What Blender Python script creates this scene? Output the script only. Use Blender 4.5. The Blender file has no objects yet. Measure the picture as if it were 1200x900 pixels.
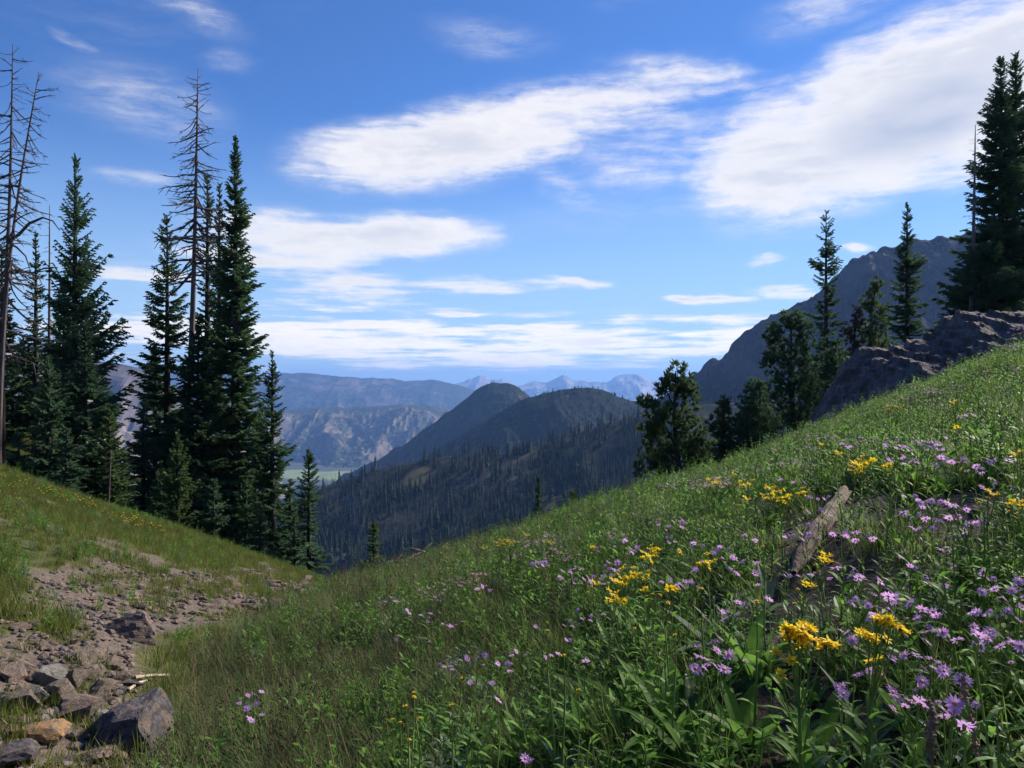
import bpy, math, random
import numpy as np
from mathutils import Vector, Euler, Matrix

R = math.radians
scene = bpy.context.scene
COL = scene.collection
F = 901.0                       # focal length in photograph pixels (1200 x 900)

# ------------------------------------------------------------------ camera
cam_d = bpy.data.cameras.new("camera"); cam = bpy.data.objects.new("camera", cam_d); COL.objects.link(cam)
cam_d.sensor_width = 36.0; cam_d.lens = 36.0 * F / 1200.0
cam_d.clip_start = 0.05; cam_d.clip_end = 60000
cam.location = (0, 0, 0); cam.rotation_euler = (R(90), 0, 0)
scene.camera = cam

# ------------------------------------------------------------------ light and sky
SUN_AZ, SUN_EL = R(52), R(34)
SUN_STRENGTH, SUN_ANGLE = 2.75, R(12)
SKY_STRENGTH = 0.050
EXPOSURE = 1.75
CLOUD = 0.305
scene.view_settings.view_transform = 'Standard'
scene.view_settings.look = 'None'
scene.view_settings.exposure = EXPOSURE
scene.view_settings.gamma = 1.0
scene.render.engine = 'CYCLES'
scene.cycles.max_bounces = 6; scene.cycles.diffuse_bounces = 3; scene.cycles.glossy_bounces = 2
scene.cycles.transmission_bounces = 3; scene.cycles.volume_bounces = 0; scene.cycles.transparent_max_bounces = 6
scene.cycles.use_denoising = True

sd = bpy.data.lights.new("sun", 'SUN'); sun = bpy.data.objects.new("sun", sd); COL.objects.link(sun)
sd.energy = SUN_STRENGTH; sd.angle = SUN_ANGLE; sd.color = (1.0, 0.9, 0.76)
to_sun = Vector((math.sin(SUN_AZ) * math.cos(SUN_EL), math.cos(SUN_AZ) * math.cos(SUN_EL), math.sin(SUN_EL)))
sun.rotation_euler = to_sun.to_track_quat('Z', 'Y').to_euler()

world = bpy.data.worlds.new("World"); scene.world = world; world.use_nodes = True


class NT:
    """small helper to write node trees"""
    def __init__(s, nt):
        s.nt = nt; s.n = nt.nodes; s.l = nt.links
    def node(s, t, **kw):
        n = s.n.new(t)
        for k, v in kw.items():
            setattr(n, k, v)
        return n
    def put(s, sock, v):
        if v is None: return
        if isinstance(v, bpy.types.NodeSocket): s.l.new(v, sock)
        else:
            try: sock.default_value = v
            except Exception: sock.default_value = (v, v, v)
    def m(s, op, a, b=None, c=None, clamp=False):
        n = s.node('ShaderNodeMath', operation=op, use_clamp=clamp)
        s.put(n.inputs[0], a); s.put(n.inputs[1], b); s.put(n.inputs[2], c)
        return n.outputs[0]
    def vm(s, op, a, b=None):
        n = s.node('ShaderNodeVectorMath', operation=op)
        s.put(n.inputs[0], a); s.put(n.inputs[1], b)
        return n.outputs['Value'] if op in ('LENGTH', 'DOT_PRODUCT', 'DISTANCE') else n.outputs[0]
    def noise(s, vec, scale, detail=3, rough=0.5, dist=0.0, typ='FBM', lac=2.0):
        n = s.node('ShaderNodeTexNoise'); n.noise_type = typ
        s.put(n.inputs['Vector'], vec); n.inputs['Scale'].default_value = scale
        n.inputs['Detail'].default_value = detail; n.inputs['Roughness'].default_value = rough
        n.inputs['Distortion'].default_value = dist; n.inputs['Lacunarity'].default_value = lac
        return n.outputs['Fac'], n.outputs['Color']
    def mapping(s, vec, loc=(0, 0, 0), rot=(0, 0, 0), scale=(1, 1, 1), typ='POINT'):
        n = s.node('ShaderNodeMapping', vector_type=typ); s.put(n.inputs['Vector'], vec)
        n.inputs['Location'].default_value = loc; n.inputs['Rotation'].default_value = rot; n.inputs['Scale'].default_value = scale
        return n.outputs[0]
    def mr(s, v, a, b, c=0.0, d=1.0, smooth=True):
        n = s.node('ShaderNodeMapRange'); n.interpolation_type = 'SMOOTHSTEP' if smooth else 'LINEAR'
        s.put(n.inputs[0], v)
        for i, q in zip((1, 2, 3, 4), (a, b, c, d)): s.put(n.inputs[i], q)
        return n.outputs[0]
    def mix(s, f, a, b, typ='MIX'):
        n = s.node('ShaderNodeMix', data_type='RGBA', blend_type=typ)
        s.put(n.inputs[0], f); s.put(n.inputs[6], c4(a)); s.put(n.inputs[7], c4(b))
        return n.outputs[2]


def c4(c):
    if isinstance(c, bpy.types.NodeSocket): return c
    if isinstance(c, (int, float)): return (c, c, c, 1)
    return tuple(c) if len(c) == 4 else (c[0], c[1], c[2], 1)


def build_world():
    w = NT(world.node_tree); w.n.clear()
    out = w.node('ShaderNodeOutputWorld'); bg = w.node('ShaderNodeBackground')
    w.l.new(bg.outputs[0], out.inputs[0])
    sky = w.node('ShaderNodeTexSky', sky_type='NISHITA'); sky.sun_disc = False
    sky.sun_elevation = SUN_EL; sky.sun_rotation = SUN_AZ
    sky.altitude = 2600; sky.air_density = 1.25; sky.dust_density = 0.4; sky.ozone_density = 2.5
    tc = w.node('ShaderNodeTexCoord'); d = tc.outputs['Generated']
    sp = w.node('ShaderNodeSeparateXYZ'); w.l.new(d, sp.inputs[0])
    az = w.m('ARCTAN2', sp.outputs[0], sp.outputs[1]); el = w.m('ARCSINE', sp.outputs[2])
    cb = w.node('ShaderNodeCombineXYZ'); w.l.new(az, cb.inputs[0]); w.l.new(el, cb.inputs[1])
    P = cb.outputs[0]
    # ragged edges: warp the sky position with noise; the noise itself is taken on the sphere of directions
    def shift(v, scale, amt, det=4):
        _, col = w.noise(w.mapping(v, scale=(1, 2.0, 1)), scale, det, 0.6)
        q = w.vm('SUBTRACT', col, (0.5, 0.5, 0.5)); return w.vm('MULTIPLY', q, (amt * 1.4, amt * .55, 0))
    W = w.vm('ADD', P, shift(P, 4.0, 0.055)); W = w.vm('ADD', W, shift(P, 24.0, 0.026, 8))
    # the clouds: u, v, half width, half height (photo pixels), tilt degrees, density, softness
    clouds = [
        (460, 183, 120, 40, 5, 1.25), (575, 158, 150, 48, 11, 1.2), (700, 120, 150, 36, 9, .75), (810, 84, 120, 18, -8, .5),
        (930, 182, 140, 78, 16, 1.2), (1060, 125, 200, 84, 20, 1.45), (1190, 95, 160, 95, 18, 1.4), (885, 215, 80, 38, 8, 1.0),
        (880, 105, 120, 14, -8, .45), (1330, 60, 220, 110, 8, 1.1),
        (465, 277, 130, 27, 3, 1.3), (350, 285, 130, 36, -2, 1.05), (340, 318, 150, 24, -8, .8), (170, 322, 75, 16, 2, .8),
        (600, 334, 95, 7, -2, .75), (440, 348, 150, 14, -6, .7), (560, 340, 90, 10, 0, .6), (680, 331, 45, 6, -6, .8),
        (832, 352, 55, 6, -2, .95), (918, 341, 44, 11, -5, 1.1), (888, 309, 26, 8, 5, .95), (768, 382, 34, 5, 0, .85), (1005, 290, 20, 8, 0, 1.0),
        (420, 372, 130, 12, -6, .75), (720, 398, 260, 30, 0, 1.15), (400, 393, 240, 26, -3, 1.15), (560, 414, 350, 18, 1, 1.0), (130, 395, 120, 24, 0, .9), (560, 425, 420, 10, 0, .7),
        (530, 368, 40, 5, 0, .7),
        (170, 118, 140, 50, -6, .36), (160, 207, 58, 12, 2, .5), (230, 8, 80, 22, -20, .40), (272, 68, 38, 16, 0, .32), (80, 40, 40, 9, -25, .3),
        (970, 8, 100, 28, 5, .42), (575, 45, 90, 22, -6, .34), (655, 218, 45, 20, -30, .5), (770, 170, 130, 50, 8, .42), (740, 205, 90, 26, 4, .4), (740, 250, 260, 30, 4, .22),
        (1000, 215, 110, 28, 3, .5), (340, 462, 20, 4, 0, .2),
    ]
    tot = None
    for (u, v, a, b, tilt, dens) in clouds:
        up = (u - 600) / F; vp = (450 - v) / F
        A = math.atan(up); E = math.atan(vp / math.hypot(1, up))
        k = 1.0 / (1 + up * up)
        mp = w.mapping(W, loc=(A, E, 0), rot=(0, 0, R(tilt)), scale=(a * 1.25 / F * k, b * 1.3 / F * math.sqrt(k), 1), typ='TEXTURE')
        r = w.vm('LENGTH', mp)
        mk = w.mr(r, 1.15, 0.12, 0.0, dens)
        tot = mk if tot is None else w.m('MAXIMUM', tot, w.m('ADD', mk, w.m('MULTIPLY', tot, 0.25)))
    # fine streaks running gently up to the right, and puffs
    st = w.mapping(w.vm('ADD', P, shift(P, 9.0, 0.05)), rot=(0, 0, R(-12)), scale=(2.2, 17.0, 1))
    n1, _ = w.noise(st, 3.5, 8, 0.62)
    n2, _ = w.noise(w.mapping(W, rot=(0, 0, R(-12)), scale=(1, 2.2, 1)), 17.0, 9, 0.68)
    n3, _ = w.noise(w.mapping(P, scale=(1, 2.6, 1)), 2.3, 5, 0.55)
    nh, _ = w.noise(w.mapping(P, scale=(1.5, 20.0, 1)), 2.6, 8, 0.6)
    low = w.mr(el, 0.19, 0.08)
    tex = w.m('ADD', w.m('MULTIPLY', w.m('SUBTRACT', n1, .5), 1.5), w.m('MULTIPLY', w.m('SUBTRACT', n2, .5), 1.05))
    tex = w.m('ADD', tex, w.m('MULTIPLY', w.m('MULTIPLY', w.m('SUBTRACT', nh, .52), 6.5), low))
    dens = w.m('ADD', tot, w.m('MULTIPLY', tex, w.mr(tot, 0.02, 0.58)))
    # a thin veil everywhere, also behind the camera
    veil = w.m('MULTIPLY', w.mr(w.m('ADD', n3, w.m('MULTIPLY', n1, 0.35)), 0.62, 1.0), 0.35)
    dens = w.m('MAXIMUM', dens, veil)
    alpha = w.m('POWER', w.mr(dens, 0.03, 1.08), 1.1)
    # grey bellies: thickest cloud is a little darker
    nb, _ = w.noise(w.mapping(P, rot=(0, 0, R(-15)), scale=(1.6, 4.5, 1)), 4.2, 4, 0.5)
    grey = w.m('MULTIPLY', w.mr(dens, 0.75, 1.5), w.mr(nb, 0.36, 0.62))
    lowg = w.m('MULTIPLY', w.mr(el, 0.14, 0.03), w.mr(n1, 0.40, 0.62, 0.0, 0.2))
    ug = (1075 - 600) / F; vg = (450 - 135) / F
    gm = w.mapping(W, loc=(math.atan(ug), math.atan(vg / math.hypot(1, ug)), 0), rot=(0, 0, R(12)), scale=(.13, .052, 1), typ='TEXTURE')
    grey = w.m('MAXIMUM', w.m('MULTIPLY', grey, .5), w.m('MULTIPLY', w.mr(w.vm('LENGTH', gm), 1.2, .2), w.mr(nb, .25, .6, .55, .95)))
    shade = w.m('MULTIPLY', w.mr(n2, .62, .36), w.mr(dens, .7, 1.3, 0.0, .30))
    ccol = w.mix(w.m('MAXIMUM', w.m('MAXIMUM', grey, lowg), shade), (1.0, 0.975, 0.97), (0.50, 0.56, 0.70))
    sk = w.vm('MULTIPLY', sky.outputs[0], (SKY_STRENGTH,) * 3)
    sk = w.vm('MULTIPLY', sk, (0.34, 0.55, 0.87))
    # milky lower sky
    hz = w.m('MULTIPLY', w.mr(el, 0.34, 0.0), 0.85)
    sk = w.mix(hz, sk, (0.50 * CLOUD, 0.74 * CLOUD, 1.0 * CLOUD))
    cl = w.vm('MULTIPLY', ccol, (CLOUD,) * 3)
    cl = w.mix(w.mr(el, .13, .03), cl, w.vm('MULTIPLY', cl, (1.45, 1.36, 1.20)))
    fin = w.mix(w.m('MULTIPLY', alpha, 0.94), sk, cl)
    w.l.new(fin, bg.inputs['Color']); bg.inputs['Strength'].default_value = 1.0
    world.cycles.sampling_method = 'MANUAL'; world.cycles.sample_map_resolution = 512


build_world()

# ------------------------------------------------------------------ numeric noise
def _h(ix, iy, iz, seed):
    n = (ix.astype(np.int64) * 374761393 + iy.astype(np.int64) * 668265263 + iz.astype(np.int64) * 2147483647 + seed * 1274126177) & 0xffffffff
    n = ((n ^ (n >> 13)) * 1274126177) & 0xffffffff
    n = ((n ^ (n >> 16)) * 2246822519) & 0xffffffff
    return ((n ^ (n >> 15)) & 0xffffff) / float(0xffffff)


def vn(x, y, z=0.0, seed=0):
    """smooth value noise in -1..1"""
    x, y, z = np.broadcast_arrays(np.asarray(x, float), np.asarray(y, float), np.asarray(z, float))
    ix, iy, iz = np.floor(x), np.floor(y), np.floor(z)
    fx, fy, fz = x - ix, y - iy, z - iz
    fx = fx * fx * fx * (fx * (fx * 6 - 15) + 10); fy = fy * fy * fy * (fy * (fy * 6 - 15) + 10); fz = fz * fz * (3 - 2 * fz)
    r = 0
    flat = bool(np.all(z == iz))
    for dz in ((0,) if flat else (0, 1)):
        wz = 1.0 if flat else (fz if dz else 1 - fz)
        a = _h(ix, iy, iz + dz, seed) * (1 - fx) + _h(ix + 1, iy, iz + dz, seed) * fx
        b = _h(ix, iy + 1, iz + dz, seed) * (1 - fx) + _h(ix + 1, iy + 1, iz + dz, seed) * fx
        r = r + wz * (a * (1 - fy) + b * fy)
    return r * 2 - 1


def fbm(x, y, z=0.0, oct=5, seed=0, rough=0.5, ridged=False):
    r, a, f, t = 0.0, 1.0, 1.0, 0.0
    for k in range(oct):
        n = vn(x * f + 17.3 * k, y * f - 9.1 * k, z * f if not np.isscalar(z) else z, seed + k)
        if ridged: n = 1 - 2 * np.abs(n)
        r = r + a * n; t += a; a *= rough; f *= 2.03
    return r / t


# ------------------------------------------------------------------ the near ground
def cap_q(y, k, smax):
    """parabola whose slope stops growing at smax"""
    y = np.maximum(y, 0.0); y0 = smax / (2 * k)
    return np.where(y < y0, k * y * y, k * y0 * y0 + smax * (y - y0))


def ground_smooth(x, y):
    x = np.asarray(x, float); y = np.asarray(y, float)
    xr = 22 * np.tanh(x / 45) * 2.05
    zr = -1.3 + .355 * xr - .0144 * y - cap_q(y, .0058, .62)
    xl = -30 * np.tanh(-x / 60) * 2
    zl = -2.2 - .366 * xl - .174 * y - cap_q(y, .0035, .55)
    k = 0.28 + .01 * np.clip(y, 0, 40)
    mx = np.maximum(zr, zl); d = np.abs(zr - zl)
    z = mx + k * np.exp(-d / k) * .35
    # knoll that carries the outcrop and the firs on the right
    z = z + 3.4 * np.exp(-((x - 27) ** 2 / 60 + (y - 37) ** 2 / 50))
    z = z + 3.0 * np.exp(-((x + 25) ** 2 / 40 + (y - 36) ** 2 / 40))
    # the right-hand slope is a little hollow below its shoulder
    sy = np.clip((y - 2) / 9, 0, 1); sy = sy * sy * (3 - 2 * sy)
    z = z - sy * (.17 / (1 + np.exp(-(x + 1.5) / .5)) + .26 * np.exp(-((x - 4.9) / 2.3) ** 2)) * np.where(y > 14, 1.0, 1.0)
    return z


def G(x, y):
    z = ground_smooth(x, y)
    x = np.asarray(x, float); y = np.asarray(y, float)
    z = z + .10 * fbm(x / 2.1, y / 2.1, oct=3, seed=3) + .035 * fbm(x / .45, y / .45, oct=3, seed=9)
    return z


def g1(x, y): return float(G(np.array([x]), np.array([y]))[0])


def px(u, v, d):
    return np.array(((u - 600) / F * d, d, (450 - v) / F * d))


def hit(u, v, h=0.0, far=60.0):
    """where the line of sight through a photograph point passes h above the ground"""
    t = np.exp(np.linspace(math.log(0.9), math.log(far), 500))
    X = (u - 600) / F * t; Z = (450 - v) / F * t
    c = Z - (G(X, t) + h)
    k = np.where(c < 0)[0]
    i = int(k[0]) if len(k) else int(np.argmin(c / t))
    return float(X[i]), float(t[i]), float(Z[i])


# ------------------------------------------------------------------ mesh helpers
def mesh(name, V, Fl, mats=(), smooth=False, attrs=None):
    """V: (N,3); Fl: list of (faces (M,k) int array, material index)"""
    me = bpy.data.meshes.new(name)
    V = np.asarray(V, dtype=np.float32).reshape(-1, 3)
    me.vertices.add(len(V)); me.vertices.foreach_set('co', V.ravel())
    Fl = [(np.asarray(f, dtype=np.int32), m) for f, m in Fl if len(f)]
    loops = np.concatenate([f.ravel() for f, _ in Fl]); tot = np.concatenate([np.full(len(f), f.shape[1], np.int32) for f, _ in Fl])
    start = np.concatenate([[0], np.cumsum(tot)[:-1]]).astype(np.int32)
    me.loops.add(len(loops)); me.loops.foreach_set('vertex_index', loops)
    me.polygons.add(len(tot)); me.polygons.foreach_set('loop_start', start)
    mi = np.concatenate([np.full(len(f), m, np.int32) for f, m in Fl]); me.polygons.foreach_set('material_index', mi)
    me.polygons.foreach_set('use_smooth', np.full(len(tot), smooth, dtype=bool))
    for m in mats: me.materials.append(m)
    for k, a in (attrs or {}).items():
        at = me.attributes.new(k, 'FLOAT', 'POINT'); at.data.foreach_set('value', np.asarray(a, np.float32))
    me.update(calc_edges=True)
    return me


class Geo:
    def __init__(s): s.V = []; s.Fq = {}; s.n = 0; s.T = []
    def add(s, V, faces, mat=0, tint=0.5):
        V = np.asarray(V, float).reshape(-1, 3); faces = np.asarray(faces, int)
        s.Fq.setdefault((mat, faces.shape[1]), []).append(faces + s.n)
        s.V.append(V); s.T.append(np.broadcast_to(np.asarray(tint, float), (len(V),)).copy()); s.n += len(V)
    def mesh(s, name, mats, smooth=False):
        Fl = [(np.concatenate(f), k[0]) for k, f in s.Fq.items()]
        return mesh(name, np.concatenate(s.V), Fl, mats, smooth, {'tint': np.concatenate(s.T)})
    def tube(s, pts, rad, n=6, mat=0, tint=.5, cap=True):
        pts = np.asarray(pts, float); rad = np.broadcast_to(np.asarray(rad, float), (len(pts),))
        t = np.gradient(pts, axis=0); t /= np.linalg.norm(t, axis=1)[:, None] + 1e-9
        ref = np.array([0, 0, 1.0]) if abs(t[0][2]) < .9 else np.array([1.0, 0, 0])
        a = np.cross(t, ref); a /= np.linalg.norm(a, axis=1)[:, None] + 1e-9; b = np.cross(t, a)
        an = np.linspace(0, 2 * math.pi, n, endpoint=False)
        V = pts[:, None, :] + rad[:, None, None] * (np.cos(an)[None, :, None] * a[:, None, :] + np.sin(an)[None, :, None] * b[:, None, :])
        m = len(pts); i = np.arange(m - 1)[:, None]; j = np.arange(n)[None, :]
        q = np.stack([i * n + j, i * n + (j + 1) % n, (i + 1) * n + (j + 1) % n, (i + 1) * n + j], -1).reshape(-1, 4)
        s.add(V.reshape(-1, 3), q, mat, tint)
        if cap:
            s.Fq.setdefault((mat, n), []).append(np.array([np.arange(n) + s.n - n]))


def obj(name, me, parent=None, loc=None, rot=None, scale=None, kind=None, label=None, cat=None, group=None):
    o = bpy.data.objects.new(name, me); COL.objects.link(o)
    if parent: o.parent = parent
    if loc is not None: o.location = loc
    if rot is not None: o.rotation_euler = rot
    if scale is not None: o.scale = (scale,) * 3 if np.isscalar(scale) else scale
    if kind: o['kind'] = kind
    if label: o['label'] = label
    if cat: o['category'] = cat
    if group: o['group'] = group
    return o


def copy_tree(o, parent=None):
    c = o.copy(); COL.objects.link(c)
    if parent: c.parent = parent
    for ch in o.children: copy_tree(ch, c)
    return c


# ------------------------------------------------------------------ materials
def mat_new(name):
    m = bpy.data.materials.new(name); m.use_nodes = True
    w = NT(m.node_tree); w.n.clear()
    out = w.node('ShaderNodeOutputMaterial')
    return m, w, out


def foliage(name, c_dark, c_light, trans=0.35, rough=0.6, tcol=None, rand=0.5):
    m, w, out = mat_new(name)
    oi = w.node('ShaderNodeObjectInfo'); at = w.node('ShaderNodeAttribute', attribute_name='tint')
    ge = w.node('ShaderNodeNewGeometry')
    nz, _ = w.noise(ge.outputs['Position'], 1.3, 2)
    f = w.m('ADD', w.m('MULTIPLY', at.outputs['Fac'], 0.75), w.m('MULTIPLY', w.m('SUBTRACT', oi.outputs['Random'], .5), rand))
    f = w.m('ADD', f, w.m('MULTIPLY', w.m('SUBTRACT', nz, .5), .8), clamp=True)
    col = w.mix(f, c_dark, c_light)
    p = w.node('ShaderNodeBsdfPrincipled'); w.put(p.inputs['Base Color'], col); p.inputs['Roughness'].default_value = rough
    p.inputs['Specular IOR Level'].default_value = 0.10
    t = w.node('ShaderNodeBsdfTranslucent'); w.put(t.inputs['Color'], w.mix(.5, col, tcol or c_light))
    mx = w.node('ShaderNodeMixShader'); mx.inputs[0].default_value = trans
    w.l.new(p.outputs[0], mx.inputs[1]); w.l.new(t.outputs[0], mx.inputs[2]); w.l.new(mx.outputs[0], out.inputs[0])
    return m


def plain(name, c1, c2, scale=8, rough=.85, bump=0.0, spec=.3, stretch=(1, 1, 1), objc=True, c3=None):
    m, w, out = mat_new(name)
    tc = w.node('ShaderNodeTexCoord'); v = w.mapping(tc.outputs['Object'], scale=stretch)
    oi = w.node('ShaderNodeObjectInfo')
    nz, _ = w.noise(v, scale, 6, .6)
    f = w.m('ADD', w.mr(nz, .3, .7), w.m('MULTIPLY', w.m('SUBTRACT', oi.outputs['Random'], .5), .5), clamp=True)
    col = w.mix(f, c1, c2)
    if c3 is not None:
        n2, _ = w.noise(v, scale * .45, 3, .5); col = w.mix(w.mr(n2, .5, .62), col, c3)
    p = w.node('ShaderNodeBsdfPrincipled'); w.put(p.inputs['Base Color'], col)
    p.inputs['Roughness'].default_value = rough; p.inputs['Specular IOR Level'].default_value = spec
    if bump:
        b = w.node('ShaderNodeBump'); b.inputs['Strength'].default_value = .7; b.inputs['Distance'].default_value = bump
        n3, _ = w.noise(v, scale * 2.6, 7, .65); w.l.new(n3, b.inputs['Height']); w.l.new(b.outputs[0], p.inputs['Normal'])
    w.l.new(p.outputs[0], out.inputs[0])
    return m


M = {}
M['needles'] = foliage('fir_needles', (.032, .068, .034), (.095, .165, .075), .36, .7)
M['needles_blue'] = foliage('spruce_needles', (.038, .078, .046), (.100, .172, .092), .36, .7)
M['needles_pine'] = foliage('pine_needles', (.040, .074, .030), (.115, .175, .065), .36, .7)
M['needles_red'] = foliage('dying_needles', (.050, .036, .022), (.11, .075, .04), .2, .8)
M['bark'] = plain('bark', (.022, .017, .016), (.075, .058, .052), 14, .95, .03, stretch=(1, 1, .25))
M['deadwood'] = plain('dead_wood', (.045, .036, .040), (.135, .11, .105), 10, .9, .02, stretch=(1, 1, .2))
M['log'] = plain('weathered_log', (.055, .042, .034), (.26, .20, .155), 26, .9, .03, stretch=(1, .22, .6))
M['twig'] = plain('dry_twig', (.20, .16, .12), (.42, .35, .27), 20, .9)
M['grass'] = foliage('meadow_grass_blades', (.060, .115, .022), (.18, .28, .065), .50, .55, rand=.6)
M['grass_dull'] = foliage('dull_grass_blades', (.055, .100, .030), (.16, .22, .075), .45, .6, rand=.7)
M['grass_bank'] = foliage('bank_grass_blades', (.065, .095, .018), (.19, .23, .05), .42, .6, rand=.8)
M['leaf'] = foliage('herb_leaves', (.05, .12, .022), (.17, .34, .06), .5, .5, rand=.6)
M['leaf_blue'] = foliage('grey_green_leaves', (.07, .12, .07), (.19, .28, .16), .35, .5, rand=.5)
M['stem'] = foliage('stems', (.10, .16, .04), (.26, .36, .11), .3, .6)
M['seedhead'] = plain('dark_seed_heads', (.018, .012, .010), (.06, .04, .03), 30, .9)
M['dry'] = foliage('dry_stalks', (.16, .12, .07), (.36, .30, .18), .3, .7)
M['petal_purple'] = foliage('aster_petals', (.46, .23, .62), (.76, .49, .90), .42, .5, rand=.9)
M['petal_yellow'] = foliage('ragwort_petals', (.80, .57, .01), (.92, .75, .05), .35, .5, rand=.5)
M['disc'] = plain('flower_discs', (.42, .20, .02), (.75, .42, .04), 60, .8)
M['spike'] = plain('faded_flower_spikes', (.18, .10, .10), (.34, .22, .18), 60, .9)
M['rock'] = plain('grey_rock', (.070, .057, .050), (.205, .165, .135), 5, .9, .05, c3=(.15, .115, .09))
M['rock_tan'] = plain('tan_rock', (.12, .088, .070), (.27, .20, .16), 5, .9, .05, c3=(.14, .12, .12))
M['rock_dark'] = plain('dark_rock', (.030, .028, .036), (.10, .09, .10), 6, .85, .04, c3=(.13, .10, .085))
M['rock_pale'] = plain('pale_rock', (.12, .113, .10), (.235, .22, .195), 5, .85, .02, c3=(.17, .15, .15))
M['rock_orange'] = plain('lichen_orange_rock', (.20, .115, .055), (.36, .225, .11), 7, .9, .05, c3=(.15, .12, .10))


def ground_mat():
    m, w, out = mat_new('meadow_soil')
    ge = w.node('ShaderNodeNewGeometry'); P = ge.outputs['Position']
    at = w.node('ShaderNodeAttribute', attribute_name='dirt'); at2 = w.node('ShaderNodeAttribute', attribute_name='dark')
    n1, _ = w.noise(P, 1.7, 6, .6); n2, _ = w.noise(P, 14, 5, .65); n3, _ = w.noise(P, 60, 3, .6)
    g = w.mix(w.mr(n1, .35, .65), (.045, .060, .022), (.085, .095, .035))
    g = w.mix(w.m('MULTIPLY', w.mr(n2, .45, .65), .6), g, (.055, .048, .030))
    d = w.mix(w.mr(n2, .3, .7), (.070, .056, .048), (.145, .115, .098))
    d = w.mix(w.mr(n3, .55, .75), d, (.22, .19, .165))
    dk = w.mix(w.mr(n2, .3, .7), (.022, .017, .018), (.075, .058, .055))
    dk = w.mix(w.m('MULTIPLY', w.mr(n3, .58, .70), .7), dk, (.16, .13, .11))
    c = w.mix(at.outputs['Fac'], g, d); c = w.mix(at2.outputs['Fac'], c, dk)
    p = w.node('ShaderNodeBsdfPrincipled'); w.put(p.inputs['Base Color'], c); p.inputs['Roughness'].default_value = .95
    p.inputs['Specular IOR Level'].default_value = .15
    b = w.node('ShaderNodeBump'); b.inputs['Strength'].default_value = .9; b.inputs['Distance'].default_value = .03
    w.l.new(w.m('ADD', n2, w.m('MULTIPLY', n3, .5)), b.inputs['Height']); w.l.new(b.outputs[0], p.inputs['Normal'])
    w.l.new(p.outputs[0], out.inputs[0])
    return m


# ------------------------------------------------------------------ where the soil shows
def in_poly(x, y, poly):
    x = np.asarray(x); y = np.asarray(y); r = np.zeros(x.shape, bool); n = len(poly)
    for i in range(n):
        x1, y1 = poly[i]; x2, y2 = poly[(i + 1) % n]
        c = ((y1 > y) != (y2 > y)) & (x < (x2 - x1) * (y - y1) / (y2 - y1 + 1e-12) + x1)
        r ^= c
    return r


def poly_of(pts): return [hit(u, v)[:2] for u, v in pts]


# rubble in the draw, the bare strip of the left bank, and dark soil between the flowers
RUBBLE = poly_of([(160, 690), (250, 668), (372, 676), (396, 688), (372, 700), (300, 722), (215, 738), (150, 742), (90, 735), (110, 705)])
PILE = poly_of([(-60, 772), (60, 762), (150, 765), (168, 800), (200, 830), (205, 930), (-120, 930)])
BARE = poly_of([(-40, 700), (60, 668), (150, 660), (230, 680), (180, 745), (140, 775), (-60, 775)])
SOIL = poly_of([(850, 720), (880, 660), (930, 610), (1000, 585), (1060, 575), (1230, 560), (1230, 640), (1085, 690), (1075, 770), (1110, 850), (1130, 980), (770, 980), (830, 850), (880, 780)])


def patches(x, y):
    n = fbm(np.asarray(x) / .8, np.asarray(y) / .8, oct=4, seed=31)
    n2 = fbm(np.asarray(x) / .35, np.asarray(y) / .35, oct=3, seed=37)
    wx = np.asarray(x) + .25 * n2; wy = np.asarray(y) + .35 * n
    rub = in_poly(wx, wy, RUBBLE) * 1.0; pile = in_poly(wx, wy, PILE) * 1.0
    bare = in_poly(wx, wy, BARE) * (n > -.12)
    left = np.asarray(x) < (-.9 - .16 * np.asarray(y) + .0023 * np.asarray(y) ** 2) / .721 - .4
    nb = fbm(np.asarray(x) / 1.5, np.asarray(y) / 1.9, oct=4, seed=43)
    bank = left * np.clip((nb - .22) * 6, 0, 1) * (np.asarray(y) < 24)
    dirt = np.clip(rub + pile + bare + bank, 0, 1)
    dark = in_poly(wx, wy, SOIL) * np.clip(1.0 + 1.2 * n2 + .5 * n, 0, 1)
    return dirt, dark, rub, pile, bare


def axis(lo, hi, n, k, c=0.0):
    s = np.linspace(-1, 1, n); v = np.sinh(k * s) / math.sinh(k)
    return np.where(v < 0, c + v * (c - lo), c + v * (hi - c))


def build_ground():
    xs = axis(-190, 190, 330, 4.5, 0); ys = axis(-40, 300, 330, 3.9, 5.0)
    X, Y = np.meshgrid(xs, ys); Z = G(X, Y)
    d, dk, *_ = patches(X, Y)
    near = np.exp(-((Y - 5) / 9) ** 2)
    Z = Z + near * .03 * dk * fbm(X / .12, Y / .12, oct=3, seed=51)
    nx, ny = len(xs), len(ys); i = np.arange(ny - 1)[:, None]; j = np.arange(nx - 1)[None, :]
    q = np.stack([i * nx + j, i * nx + j + 1, (i + 1) * nx + j + 1, (i + 1) * nx + j], -1).reshape(-1, 4)
    V = np.stack([X, Y, Z], -1).reshape(-1, 3)
    me = mesh('ground', V, [(q, 0)], [ground_mat()], True, {'dirt': d.ravel(), 'dark': dk.ravel()})
    obj('ground', me, kind='structure')


build_ground()


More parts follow.
